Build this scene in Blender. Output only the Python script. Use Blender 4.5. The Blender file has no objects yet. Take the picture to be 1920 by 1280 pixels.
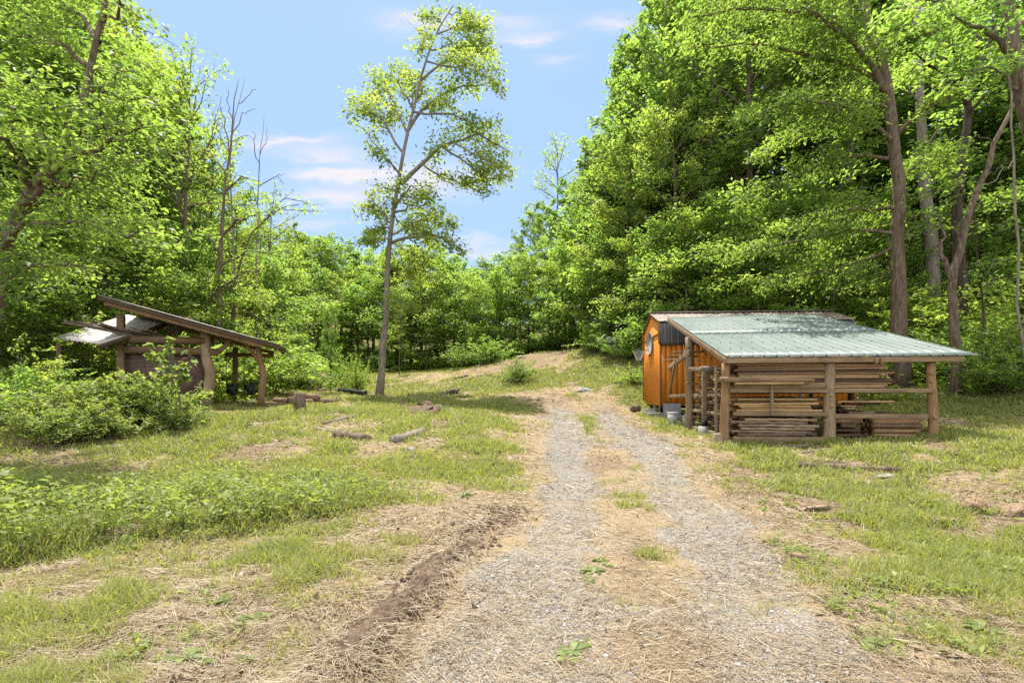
import bpy, math, random
import numpy as np
from mathutils import Vector, Matrix
R = math.radians
SC = bpy.context.scene
COL = SC.collection
# ------------------------------------------------------------------ camera, sky, sun, exposure
CAMZ, F, HOR = 1.5, 1000.0, 741.0           # eye height, focal length and horizon row in photo pixels
cam = bpy.data.cameras.new('camera'); camo = bpy.data.objects.new('camera', cam); COL.objects.link(camo)
camo.location = (0, 0, CAMZ); camo.rotation_euler = (R(90), 0, 0)
cam.sensor_width = 36; cam.lens = 36*F/1920; cam.shift_y = (HOR-640)/1920; cam.clip_end = 3000; cam.clip_start = .05
SC.camera = camo
SUN = Vector((-.10, .33, .94)).normalized()
sl = bpy.data.lights.new('sun', 'SUN'); sl.energy = 3.8; sl.angle = R(.5); sl.color = (1, .95, .86)
so = bpy.data.objects.new('sun', sl); COL.objects.link(so); so.rotation_euler = SUN.to_track_quat('Z', 'Y').to_euler()
so.location = (0, 0, 60)
W = bpy.data.worlds.new('World'); SC.world = W; W.use_nodes = True
SC.view_settings.view_transform = 'Standard'; SC.view_settings.look = 'None'
SC.view_settings.exposure = 1.35; SC.view_settings.gamma = 1
SC.cycles.max_bounces = 8; SC.cycles.diffuse_bounces = 6; SC.cycles.transmission_bounces = 6; SC.cycles.glossy_bounces = 2
SC.cycles.use_denoising = False
SC.cycles.sample_clamp_indirect = 4

# ------------------------------------------------------------------ node helpers
class NT:
    def __init__(s, tree): s.t = tree; s.t.nodes.clear()
    def n(s, typ, **kw):
        nd = s.t.nodes.new(typ)
        for k, v in kw.items(): setattr(nd, k, v)
        return nd
    def L(s, a, b): s.t.links.new(a, b)
    def put(s, sock, v):
        if hasattr(v, 'is_output'): s.L(v, sock)
        else: sock.default_value = (tuple(v)+(1,))[:4] if isinstance(v, (tuple, list)) and len(v) == 3 and sock.type == 'RGBA' else v
    def noise(s, vec, scale, detail=4, rough=.55, dist=0):
        nd = s.n('ShaderNodeTexNoise'); s.L(vec, nd.inputs['Vector'])
        nd.inputs['Scale'].default_value = scale; nd.inputs['Detail'].default_value = detail
        nd.inputs['Roughness'].default_value = rough; nd.inputs['Distortion'].default_value = dist
        return nd.outputs['Fac']
    def ramp(s, fac, stops):
        nd = s.n('ShaderNodeValToRGB'); s.L(fac, nd.inputs[0]); e = nd.color_ramp.elements
        while len(e) < len(stops): e.new(.5)
        for el, (p, c) in zip(e, stops): el.position = p; el.color = (*c, 1) if not isinstance(c, (int, float)) else (c, c, c, 1)
        return nd.outputs[0]
    def mix(s, fac, a, b, mode='MIX'):
        nd = s.n('ShaderNodeMix', data_type='RGBA', blend_type=mode)
        s.put(nd.inputs[0], fac); s.put(nd.inputs[6], a); s.put(nd.inputs[7], b); return nd.outputs[2]
    def m(s, op, a, b=0, c=0, clamp=False):
        nd = s.n('ShaderNodeMath', operation=op, use_clamp=clamp)
        s.put(nd.inputs[0], a); s.put(nd.inputs[1], b); s.put(nd.inputs[2], c); return nd.outputs[0]
    def mapping(s, vec, scale=(1, 1, 1), loc=(0, 0, 0)):
        nd = s.n('ShaderNodeMapping'); s.L(vec, nd.inputs[0]); nd.inputs['Scale'].default_value = scale; nd.inputs['Location'].default_value = loc
        return nd.outputs[0]
def material(name):
    mt = bpy.data.materials.new(name); mt.use_nodes = True
    return mt, NT(mt.node_tree)
def finish(t, color, rough=.8, bump=None, bstr=.4, bdist=.02, metal=0, spec=.3):
    p = t.n('ShaderNodeBsdfPrincipled'); t.put(p.inputs['Base Color'], t.mix(1.0, color, (.74, .74, .74, 1), 'MULTIPLY')); t.put(p.inputs['Roughness'], rough)
    t.put(p.inputs['Metallic'], metal); p.inputs['Specular IOR Level'].default_value = spec
    if bump is not None:
        b = t.n('ShaderNodeBump'); b.inputs['Strength'].default_value = bstr; b.inputs['Distance'].default_value = bdist
        t.L(bump, b.inputs['Height']); t.L(b.outputs[0], p.inputs['Normal'])
    o = t.n('ShaderNodeOutputMaterial'); t.L(p.outputs[0], o.inputs[0]); return p

# world: Nishita sky with a few thin fair-weather clouds given by direction
def make_world():
    t = NT(W.node_tree)
    sky = t.n('ShaderNodeTexSky', sky_type='NISHITA', sun_disc=False)
    sky.sun_elevation = math.asin(SUN.z); sky.sun_rotation = math.atan2(SUN.x, SUN.y)
    sky.air_density = 1.0; sky.dust_density = 1.0; sky.ozone_density = 1.6; sky.altitude = 600
    tc = t.n('ShaderNodeTexCoord'); g = tc.outputs['Generated']
    sep = t.n('ShaderNodeSeparateXYZ'); t.L(g, sep.inputs[0])
    yy = t.m('MAXIMUM', sep.outputs[1], .02)
    u = t.m('DIVIDE', sep.outputs[0], yy); v = t.m('DIVIDE', sep.outputs[2], yy)      # tangent-plane direction of the sky
    cv = t.n('ShaderNodeCombineXYZ'); t.L(u, cv.inputs[0]); t.L(v, cv.inputs[1])
    w1 = t.noise(t.mapping(cv.outputs[0], (9, 26, 1)), 1.0, 5, .6)
    w2 = t.noise(t.mapping(cv.outputs[0], (5, 14, 1), (4.3, 2.2, 0)), 1.0, 3, .55)
    w1c = t.m('SUBTRACT', w1, .5); w2c = t.m('SUBTRACT', w2, .5)
    tot = None
    for (px, py, rx, ry, a) in [(550, 264, 75, 11, .8), (605, 288, 85, 12, .55), (600, 328, 50, 11, .6), (660, 325, 90, 16, .75), (625, 372, 85, 18, .85), (800, 335, 110, 28, .7),
                                (780, 40, 60, 20, .75), (930, 42, 80, 15, .5), (990, 72, 60, 11, .6), (1150, 45, 55, 14, .6), (1045, 112, 40, 10, .35), (880, 450, 60, 8, .5),
                                (590, 420, 90, 12, .35), (900, 470, 80, 10, .4), (-300, 300, 260, 30, .6), (2400, 200, 300, 40, .6)]:
        cu, cvv = (px-960)/F, (HOR-py)/F
        du = t.m('DIVIDE', t.m('SUBTRACT', t.m('ADD', u, t.m('MULTIPLY', w2c, .05)), cu), rx/F)
        dv = t.m('DIVIDE', t.m('SUBTRACT', t.m('ADD', v, t.m('MULTIPLY', w1c, .075)), cvv), ry/F)
        d2 = t.m('ADD', t.m('MULTIPLY', du, du), t.m('MULTIPLY', dv, dv))
        e = t.m('MULTIPLY', t.m('POWER', 2.718, t.m('MULTIPLY', d2, -1.0)), a)
        tot = e if tot is None else t.m('ADD', tot, e)
    fac = t.m('MULTIPLY', tot, t.m('MULTIPLY_ADD', w1, 2.2, .05), clamp=True)
    veil = t.m('MULTIPLY', t.m('POWER', 2.718, t.m('MULTIPLY', v, -2.6)), .16)
    base = t.mix(t.m('ADD', veil, .74), sky.outputs[0], (1.0, 1.5, 2.4, 1))
    col = t.mix(t.m('MULTIPLY', fac, .95), base, (2.5, 2.38, 2.48, 1))
    # unseen bright cloud added overhead and behind the camera as soft front fill
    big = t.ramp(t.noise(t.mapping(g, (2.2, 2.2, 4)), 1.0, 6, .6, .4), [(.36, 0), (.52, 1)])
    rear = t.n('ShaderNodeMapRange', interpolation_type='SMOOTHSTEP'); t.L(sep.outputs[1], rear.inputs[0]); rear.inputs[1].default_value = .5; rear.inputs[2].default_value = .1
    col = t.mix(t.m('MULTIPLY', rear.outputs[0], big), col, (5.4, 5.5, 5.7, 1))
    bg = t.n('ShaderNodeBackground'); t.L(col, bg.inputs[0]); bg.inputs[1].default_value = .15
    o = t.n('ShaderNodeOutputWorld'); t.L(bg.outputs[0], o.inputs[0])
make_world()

# ------------------------------------------------------------------ mesh helpers
class MB:
    def __init__(s): s.v = []; s.f = []; s.n = 0; s.t = []
    def add(s, v, f, tint=None):
        v = np.asarray(v, float).reshape(-1, 3); f = np.asarray(f, int)
        s.v.append(v); s.f.append(f+s.n); s.n += len(v)
        s.t.append(np.full(len(f), .5) if tint is None else np.broadcast_to(np.asarray(tint, float), (len(f),)))
        return s
    def mesh(s, name, smooth=False, attr=False):
        v = np.concatenate(s.v); me = bpy.data.meshes.new(name)
        me.vertices.add(len(v)); me.vertices.foreach_set('co', v.astype(np.float32).ravel())
        tot = np.concatenate([np.full(len(f), f.shape[1]) for f in s.f]); loops = np.concatenate([f.ravel() for f in s.f])
        me.loops.add(len(loops)); me.loops.foreach_set('vertex_index', loops.astype(np.int32))
        me.polygons.add(len(tot)); st = np.concatenate([[0], np.cumsum(tot)[:-1]])
        me.polygons.foreach_set('loop_start', st.astype(np.int32)); me.polygons.foreach_set('loop_total', tot.astype(np.int32))
        if smooth: me.polygons.foreach_set('use_smooth', np.ones(len(tot), bool))
        if attr:
            a = me.attributes.new('tint', 'FLOAT', 'FACE'); a.data.foreach_set('value', np.concatenate(s.t).astype(np.float32))
        me.update(calc_edges=True); return me
    def build(s, name, mat, parent=None, smooth=False, attr=False, bevel=0, solid=0):
        me = s.mesh(name, smooth, attr); me.materials.append(mat)
        o = bpy.data.objects.new(name, me); COL.objects.link(o)
        if parent is not None: o.parent = parent
        if solid: md = o.modifiers.new('Solidify', 'SOLIDIFY'); md.thickness = solid; md.offset = 0
        if bevel: md = o.modifiers.new('Bevel', 'BEVEL'); md.width = bevel; md.segments = 2; md.limit_method = 'ANGLE'
        return o
    def box(s, c, size, rx=0, ry=0, rz=0):
        sx, sy, sz = [q/2 for q in size]
        v = np.array([(x, y, z) for x in (-sx, sx) for y in (-sy, sy) for z in (-sz, sz)])
        m = np.array(Matrix.Rotation(rz, 3, 'Z') @ Matrix.Rotation(ry, 3, 'Y') @ Matrix.Rotation(rx, 3, 'X'))
        return s.add(v @ m.T + np.array(c), [(0, 1, 3, 2), (4, 6, 7, 5), (0, 4, 5, 1), (2, 3, 7, 6), (0, 2, 6, 4), (1, 5, 7, 3)])
    def bar(s, p, q, w, h):                      # squared timber from p to q
        p, q = Vector(p), Vector(q); d = q-p; L = d.length; x = d.normalized()
        up = Vector((0, 0, 1)) if abs(x.z) < .95 else Vector((1, 0, 0))
        y = up.cross(x).normalized(); z = x.cross(y)
        v = [p+x*a*L+y*b*w/2+z*c*h/2 for a in (0, 1) for b in (-1, 1) for c in (-1, 1)]
        return s.add([tuple(k) for k in v], [(0, 1, 3, 2), (4, 6, 7, 5), (0, 4, 5, 1), (2, 3, 7, 6), (0, 2, 6, 4), (1, 5, 7, 3)])
    def tube(s, pts, rad, n=8, cap=True, rough=0, rng=None, tint=None):
        P = np.asarray(pts, float); k = len(P); rad = np.broadcast_to(np.asarray(rad, float), (k,))
        T = np.gradient(P, axis=0); T /= np.linalg.norm(T, axis=1, keepdims=True)+1e-9
        ref = np.array([0, 0, 1.]) if abs(T[:, 2]).mean() < .8 else np.array([1., 0, 0])
        A = np.cross(T, ref); A /= np.linalg.norm(A, axis=1, keepdims=True)+1e-9; B = np.cross(T, A)
        th = np.linspace(0, 2*np.pi, n, endpoint=False)
        rr = rad[:, None]*np.ones((1, n))
        if rough and rng is not None: rr = rr*(1+rough*rng.uniform(-1, 1, (k, n)))
        V = P[:, None]+rr[..., None]*(np.cos(th)[None, :, None]*A[:, None]+np.sin(th)[None, :, None]*B[:, None])
        i = np.arange(k-1)[:, None]*n; j = np.arange(n)[None]; j2 = (j+1) % n
        Fq = np.stack([i+j, i+j2, i+n+j2, i+n+j], -1).reshape(-1, 4)
        s.add(V.reshape(-1, 3), Fq, tint)
        if cap:
            base = s.n-k*n
            s.f.append(np.array([list(range(n))[::-1]])+base); s.f.append(np.array([list(range(n))])+base+(k-1)*n); s.t.append(np.array([.5])); s.t.append(np.array([.5]))
        return s
    def leaves(s, P, D, L, Wd, tint, rng, flat=.45, droop=.2):
        n = len(P); D = D+rng.normal(0, .45, (n, 3)); D[:, 2] -= droop; D /= np.linalg.norm(D, axis=1, keepdims=True)+1e-9
        N = np.array([0, 0, 1.])+rng.normal(0, flat, (n, 3)); Wv = np.cross(N, D); Wv /= np.linalg.norm(Wv, axis=1, keepdims=True)+1e-9
        N = np.cross(D, Wv); L = (L*rng.uniform(.45, 1.35, n))[:, None]; w = L*Wd*rng.uniform(.75, 1.25, n)[:, None]
        mid = P+D*L*.05+N*L*.06
        V = np.stack([P-D*L*.5, mid+Wv*w*.5, P+D*L*.5-N*L*.08, mid-Wv*w*.5], 1)
        return s.add(V.reshape(-1, 3), np.arange(4*n).reshape(n, 4), np.broadcast_to(np.asarray(tint, float), (n,)))
def tag(o, label=None, cat=None, group=None, kind=None):
    for k, v in (('label', label), ('category', cat), ('group', group), ('kind', kind)):
        if v: o[k] = v
    return o
def empty(name, loc, rz=0, label=None, cat=None, group=None):
    o = bpy.data.objects.new(name, None); COL.objects.link(o); o.location = loc; o.rotation_euler = (0, 0, rz); o.empty_display_size = .2
    return tag(o, label, cat, group)
def dup(root, loc, rz=0, scale=None, label=None, group=None, rot=None):
    r = root.copy(); COL.objects.link(r); r.location = loc; r.rotation_euler = rot if rot else (0, 0, rz)
    if scale: r.scale = scale
    if label: r['label'] = label
    if group: r['group'] = group
    for ch in list(root.children):
        c = ch.copy(); COL.objects.link(c); c.parent = r
    return r

# ------------------------------------------------------------------ numpy noise
def _h(i, j, s): 
    n = np.sin(i*127.1+j*311.7+s*74.7)*43758.5453; return n-np.floor(n)
def vnoise(x, y, s=0):
    i, j = np.floor(x), np.floor(y); fx, fy = x-i, y-j; fx = fx*fx*(3-2*fx); fy = fy*fy*(3-2*fy)
    return (_h(i, j, s)*(1-fx)+_h(i+1, j, s)*fx)*(1-fy)+(_h(i, j+1, s)*(1-fx)+_h(i+1, j+1, s)*fx)*fy
def fbm(x, y, s=0, o=4):
    a, t, r = .5, 0, 0
    for k in range(o): r = r+a*vnoise(x*2**k, y*2**k, s+k*13); t += a; a *= .5
    return r/t
def sst(a, b, x): 
    t = np.clip((x-a)/(b-a), 0, 1); return t*t*(3-2*t)

# ------------------------------------------------------------------ terrain
CP = []
for X, Y, Z in [(-4, 0, 0), (0, 0, 0), (4, 0, 0), (-8, 3, .05), (8, 3, 0), (0, 3, 0), (-3, 3, 0), (3, 3, 0), (-3, 5, .0), (3, 5.5, 0), (0, 6, 0), (-6, 6, 0), (6, 6, 0), (-12, 5, .2), (12, 5, .2), (0, -20, -1), (-20, -20, -.5), (20, -20, -.5),
                (-18, 15, 1.6), (-25, 22, 4.5), (-35, 30, 11), (-20, 35, 4.6), (-45, 50, 20), (-26, 55, 8.5), (-10, 62, 5.2), (0, 62, 6.0), (0, 90, 10), (-10, 120, 14), (60, 100, 42), (-70, 100, 40), (0, 220, 22),
                (200, 220, 40), (-200, 220, 40), (200, 0, 30), (-200, 0, 30), (17, 18, 1.8), (22, 22, 4.2), (28, 26, 7.5), (36, 35, 15), (52, 40, 26), (18, 38, 9.5), (12, 42, 7.2), (17, 60, 14), (32, 70, 24),
                (20, 10, 1.0), (30, 15, 5), (14, 25, 3.2), (9, 27, 2.9), (-14, 10, .6), (-20, 8, .9), (-30, 15, 5), (7.5, 23.5, 1.0), (11, 22, 1.1), (5.6, 19.5, .7), (9, 17, .62), (11, 14, .75)]: CP.append((X, Y, Z))
for px, py, Y in [(1140, 900, 9.2), (1110, 800, 16), (1090, 748, 24), (1358, 830, 11.5), (1555, 826, 11.2), (1745, 817, 10.9), (1290, 808, 15.2), (1215, 783, 19.6), (1500, 870, 9.5), (1650, 900, 8.6), (1800, 1000, 6), (1890, 800, 13), (1850, 735, 17),
                  (386, 762, 17.4), (490, 765, 17.6), (200, 775, 16.3), (560, 770, 15.5), (660, 826, 11.5), (760, 828, 11.5), (850, 788, 15), (300, 950, 7.2), (150, 832, 11.2), (0, 860, 10), (712, 743, 27), (655, 741, 26), (560, 735, 27), (600, 692, 48), (780, 696, 46), (680, 722, 36),
                  (900, 692, 38), (1000, 662, 40), (1080, 657, 42), (970, 716, 30), (860, 716, 33), (830, 732, 28), (1120, 646, 38), (1150, 702, 28), (1180, 735, 24), (1050, 715, 29)]:
    CP.append(((px-960)/F*Y, Y, CAMZ+(HOR-py)/F*Y))
CP = np.array(CP)
_d = np.sqrt(((CP[:, None, :2]-CP[None, :, :2])**2).sum(-1)+1.0)
_A = np.block([[_d-np.eye(len(CP))*.06*0-np.eye(len(CP))*.15, np.ones((len(CP), 1))], [np.ones((1, len(CP))), np.zeros((1, 1))]])
_w = np.linalg.solve(_A, np.concatenate([CP[:, 2], [0]]))
MUD = np.array([(-1.1, 2.3), (-1.0, 2.9), (-.84, 3.5), (-.63, 4.7), (-.36, 5.7), (-.1, 6.7)])
def mud_dist(x, y): return np.abs(x-np.interp(y, MUD[:, 1], MUD[:, 0])-.06*np.sin(y*5))+np.clip(y-6.5, 0, 9)+np.clip(2.2-y, 0, 9)
def gz(x, y, fine=True):
    x = np.atleast_1d(np.asarray(x, float)); y = np.atleast_1d(np.asarray(y, float)); out = np.empty(len(x))
    for k in range(0, len(x), 40000):
        sl_ = slice(k, k+40000); d = np.sqrt((x[sl_, None]-CP[None, :, 0])**2+(y[sl_, None]-CP[None, :, 1])**2+1.0)
        out[sl_] = d @ _w[:-1]+_w[-1]
    if fine:
        dl = np.abs(x-lane_x(y)); rut = np.exp(-((dl-.82)/.3)**2)*.045*(y < 24)
        out += (fbm(x*1.1, y*1.1, 3)-.5)*.16*sst(.9, 2.5, dl)+(fbm(x*5, y*5, 8, 3)-.5)*.05*sst(.6, 2.2, dl)-rut
        md = mud_dist(x, y); out += np.exp(-(md/.22)**2)*(.07*fbm(x*4, y*4, 5))-np.exp(-((md-.3)/.12)**2)*.03
        wf = weed_mask(x, y); out += .12*wf
    return out
LANE = np.array([(-5, 0.), (.6, 2), (.9, 3.67), (1.45, 6.5), (1.9, 9.3), (2.4, 16), (2.75, 22), (2.6, 28)]); LANE[0] = (.4, -5)
def lane_x(y): return np.interp(y, LANE[:, 1], LANE[:, 0])
def weed_mask(x, y):
    r = x/np.maximum(y, .5); yf = np.interp(r, [-1.6, -.96, -.51, -.26, -.08], [3.6, 4.6, 5.8, 6.6, 7.9]); dep = np.interp(r, [-1.2, -.5, -.3, -.08], [4.2, 3.2, 2.2, .9])
    return sst(yf-.15, yf+.35, y+.5*(fbm(x*1.5, y*1.5, 21)-.5))*(1-sst(yf+dep*.6, yf+dep, y))*sst(-.10, -.32, r)
def G(px, py_or_none, Y):
    x = (px-960)/F*Y; return Vector((x, Y, float(gz(x, Y)[0])))
def PX(px, py, Y): return Vector(((px-960)/F*Y, Y, CAMZ+(HOR-py)/F*Y))
def on_ground(px, py):                                     # ground point seen in photo pixel px, py
    Y = np.concatenate([np.linspace(2, 20, 400), np.linspace(20.1, 60, 300)]); x = (px-960)/F*Y; z = gz(x, Y)
    p = HOR-(z-CAMZ)/Y*F; k = int(np.argmax(p <= py)) if (p <= py).any() else int(np.argmin(p)); return Vector((float(x[k]), float(Y[k]), float(z[k])))
# ground cover masks, all in world coordinates
def blob(x, y, cx, cy, rx, ry): return np.exp(-(((x-cx)/rx)**2+((y-cy)/ry)**2))
PATCH = {}
def lane_mask(x, y):
    dl = np.abs(x-lane_x(y)); n = fbm(x*1.3, y*1.3, 31)-.5; n2 = fbm(x*6, y*6, 37, 3)-.5
    hw = np.interp(y, [2, 6, 10, 16, 22, 27], [1.7, 1.6, 1.45, 1.4, 1.6, 1.6])
    return sst(.35, -.35, dl-hw+n*1.2+n2*.5)*sst(27, 23, y+n*4)
def tufts(x, y): return sst(.55, .15, np.abs(x-lane_x(y)-.1))*sst(.52, .66, fbm(x*1.6, y*.8, 141))*sst(3, 5, y)
def green_mask(x, y):
    n = fbm(x*.45, y*.45, 41); n2 = fbm(x*1.8, y*1.8, 47)
    g = .40+(n-.5)*2.0+(n2-.5)*1.7
    g += .30*sst(6.5, 10, y)
    g -= .38*sst(6.5, 4, y)*sst(1.0, -1, x)                     # mown dry hay close by
    g += .35*blob(x, y, 4.0, 4.8, 2.0, 1.8)+.25*sst(3, 5, x)*sst(7, 12, y)
    dl = np.abs(x-lane_x(y)); g -= .75*sst(3.0, 1.4, dl)*sst(28, 22, y)
    g += .5*blob(x, y, 6.5, 31, 2.5, 7)+.35*blob(x, y, -1, 31, 3, 3)+.3*blob(x, y, 3, 28, 2.5, 2)-.9*blob(x, y, 1.0, 37, 4.2, 3.5)-.25*blob(x, y, 3.6, 31, 1.2, 4)+.45*blob(x, y, -1.2, 16.5, 2.2, 3.5)+.5*blob(x, y, -8.3, 16, 2.2, 1.3)+.3*blob(x, y, 4.8, 7, 1.5, 2)
    g -= .7*blob(x, y, -1.5, 8.0, .9, .6); g += 1.1*tufts(x, y)
    g += 1.0*weed_mask(x, y)+.6*sst(48, 52, y)+.5*sst(8, 14, np.abs(x)-.3*y)
    return np.clip(g, 0, 1)
def soil_mask(x, y):
    n = fbm(x*1.0, y*1.0, 53); s = sst(.56, .72, n)*.75
    s = np.maximum(s, .95*blob(x, y, 1.0, 37.0, 4.2, 4.0)*sst(.3, .55, fbm(x*.8, y*.8, 57)+.15)); s = np.maximum(s, blob(x, y, -8.2, 16, 2.0, 1.2)); s = np.maximum(s, sst(.25, .12, mud_dist(x, y)))
    s = np.maximum(s, .8*blob(x, y, 7, 12.8, 3, 1.6)); s = np.maximum(s, .5*blob(x, y, 5.2, 6.2, 1.8, 1.2)*n*1.6)
    s = np.maximum(s, .7*sst(.45, .0, np.abs(x-lane_x(y)))*sst(8, 5, y))
    return np.clip(s, 0, 1)

def ground_mat(name, lane):
    mt, t = material(name)
    geo = t.n('ShaderNodeNewGeometry'); P = geo.outputs['Position']
    at = t.n('ShaderNodeAttribute', attribute_name='mask'); sp = t.n('ShaderNodeSeparateColor'); t.L(at.outputs['Color'], sp.inputs[0])
    n1 = t.noise(P, 14, 6, .7); n2 = t.noise(P, 90, 3, .6); n3 = t.noise(P, 3.2, 5, .6); n4 = t.noise(P, 38, 4, .7, .6)
    straw = t.mix(n1, (.25, .165, .085), (.48, .36, .205)); straw = t.mix(t.m('MULTIPLY', n4, .7), straw, (.54, .43, .27))
    straw = t.mix(t.ramp(n2, [(.35, .6), (.6, 0)]), straw, (.10, .065, .035))
    grn = t.mix(n4, (.09, .105, .025), (.27, .26, .07)); grn = t.mix(t.ramp(n2, [(.3, .7), (.5, 0)]), grn, (.03, .035, .012))
    gf = t.ramp(t.m('ADD', sp.outputs[0], t.m('MULTIPLY', t.m('SUBTRACT', n3, .5), .9)), [(.35, 0), (.7, 1)])
    soil = t.mix(n1, (.15, .098, .06), (.35, .25, .16)); soil = t.mix(t.ramp(n2, [(.5, 0), (.7, .5)]), soil, (.33, .24, .15))
    c = t.mix(gf, straw, grn)
    sf = t.ramp(t.m('ADD', sp.outputs[2], t.m('MULTIPLY', t.m('SUBTRACT', n4, .5), .8)), [(.3, 0), (.75, .9)])
    c = t.mix(sf, c, soil)
    if lane:
        vo = t.n('ShaderNodeTexVoronoi'); t.L(P, vo.inputs['Vector']); vo.inputs['Scale'].default_value = 75
        vs = t.n('ShaderNodeSeparateColor'); t.L(vo.outputs['Color'], vs.inputs[0])
        gcol = t.ramp(vs.outputs[0], [(0, (.22, .195, .17)), (.4, (.36, .33, .295)), (.75, (.48, .455, .42)), (1, (.66, .635, .59))])
        gcol = t.mix(t.ramp(vo.outputs['Distance'], [(.2, 0), (.7, .75)]), gcol, (.14, .115, .09))
        gm = t.ramp(t.m('ADD', sp.outputs[1], t.m('MULTIPLY', t.m('SUBTRACT', n1, .5), 1.3)), [(.22, 0), (.78, .92)])
        c = t.mix(gm, c, gcol); hb = t.m('ADD', t.m('MULTIPLY', n1, .5), t.m('MULTIPLY', vo.outputs['Distance'], -.5))
    else: hb = t.m('ADD', n1, t.m('MULTIPLY', n2, .6))
    finish(t, c, .95, hb, .8, .03, spec=.15); return mt
def rut_gravel(x, y):                                        # where stones lie on the lane: the wheel tracks
    d = np.abs(np.abs(x-lane_x(y)-.0)-.85); n = fbm(x*1.1, y*1.1, 61); n2 = fbm(x*3.5, y*3.5, 67)
    m = sst(.75, .12, d)*.85+(n-.5)*1.6+(n2-.5)*1.2+.07+.12*sst(7, 11, y)
    return np.clip(m*sst(25, 18, y), 0, 1)
def grid_obj(name, xs, ys, mat, keep=None, dz=0, lane=False):
    X, Y = np.meshgrid(xs, ys); x, y = X.ravel(), Y.ravel(); z = gz(x, y)+dz
    nx, ny = len(xs), len(ys); i = (np.arange(ny-1)[:, None]*nx+np.arange(nx-1)[None]).ravel()
    f = np.stack([i, i+1, i+nx+1, i+nx], 1)
    if keep is not None:
        k = keep(x, y); ok = k[f].mean(1) > .5; f = f[ok]
    m = MB().add(np.stack([x, y, z], 1), f); o = m.build(name, mat, smooth=True)
    col = np.stack([green_mask(x, y), rut_gravel(x, y) if lane else 0*x, soil_mask(x, y), 0*x+1], 1)
    a = o.data.attributes.new('mask', 'FLOAT_COLOR', 'POINT'); a.data.foreach_set('color', col.astype(np.float32).ravel())
    return tag(o, kind='structure')
def spread(lo, hi, step, far, g):
    a = list(np.arange(lo, hi, step)); s = step; p = a[-1]; 
    while p < far: s *= g; p += s; a.append(p)
    return a
xp = spread(0, 9, .11, 120, 1.055); xs = np.array([-q for q in xp[:0:-1]]+xp)
ys = np.array([-25, -15, -8, -4, -1, .6]+spread(1.4, 14, .10, 160, 1.03))
grid_obj('ground', xs, ys, ground_mat('ground soil and hay', False))
grid_obj('driveway', np.arange(-2.2, 6.2, .07), np.concatenate([np.arange(.5, 12, .07), np.arange(12, 28, .14)]), ground_mat('gravel track', True), keep=lambda x, y: lane_mask(x, y), dz=.008, lane=True)

# ------------------------------------------------------------------ materials
def leaf_mat(name, dark, light, trans=2.2, tw=.62, hue=.008):
    mt, t = material(name)
    at = t.n('ShaderNodeAttribute', attribute_name='tint'); oi = t.n('ShaderNodeObjectInfo')
    c = t.mix(at.outputs['Fac'], dark, light)
    hs = t.n('ShaderNodeHueSaturation'); t.L(c, hs.inputs['Color']); hs.inputs['Saturation'].default_value = .86
    t.L(t.m('MULTIPLY_ADD', oi.outputs['Random'], hue*2, .499-hue), hs.inputs['Hue']); t.L(t.m('MULTIPLY_ADD', oi.outputs['Random'], .2, .88), hs.inputs['Value'])
    c = hs.outputs[0]
    p = t.n('ShaderNodeBsdfPrincipled'); t.L(c, p.inputs['Base Color']); p.inputs['Roughness'].default_value = .5; p.inputs['Specular IOR Level'].default_value = .35
    tr = t.n('ShaderNodeBsdfTranslucent'); t.L(t.mix(1.0, c, (trans*1.05, trans*1.05, trans*.5, 1), 'MULTIPLY'), tr.inputs[0])
    mx = t.n('ShaderNodeMixShader'); mx.inputs[0].default_value = tw; t.L(p.outputs[0], mx.inputs[1]); t.L(tr.outputs[0], mx.inputs[2])
    o = t.n('ShaderNodeOutputMaterial'); t.L(mx.outputs[0], o.inputs[0]); return mt
LEAF = leaf_mat('broad leaf green', (.07, .14, .024), (.175, .265, .045))
LEAF_Y = leaf_mat('yellow green leaf', (.10, .17, .024), (.22, .285, .045))
LEAF_D = leaf_mat('deep green leaf', (.055, .125, .026), (.135, .225, .045))
GRASSM = leaf_mat('grass blade', (.12, .17, .026), (.35, .335, .075), 1.55, .42)
STRAWM = leaf_mat('dry straw', (.20, .135, .068), (.43, .335, .195), 1.0, .15, 0)
WEEDM = leaf_mat('weed leaf', (.085, .145, .024), (.25, .30, .062), 1.8, .48)
def bark_mat(name, a, b, sc=1.0):
    mt, t = material(name); tc = t.n('ShaderNodeTexCoord'); O = tc.outputs['Object']
    v = t.mapping(O, (9*sc, 9*sc, 1.6*sc)); n = t.noise(v, 1.6, 6, .65, .5); n2 = t.noise(O, 1.1, 3)
    n3 = t.noise(t.mapping(O, (30, 30, 4)), 1.5, 3)
    c = t.mix(t.ramp(n, [(.35, 0), (.65, 1)]), a, b); c = t.mix(t.ramp(n2, [(.5, 0), (.75, .35)]), c, (.10, .12, .07))
    finish(t, c, .95, t.m('ADD', n, t.m('MULTIPLY', n3, .4)), .9, .05, spec=.1); return mt
BARK = bark_mat('grey brown bark', (.11, .075, .05), (.31, .235, .175)); BARK_D = bark_mat('dark bark', (.05, .037, .027), (.13, .10, .075)); BARK_G = bark_mat('pale grey bark', (.19, .155, .125), (.42, .355, .29))
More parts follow.
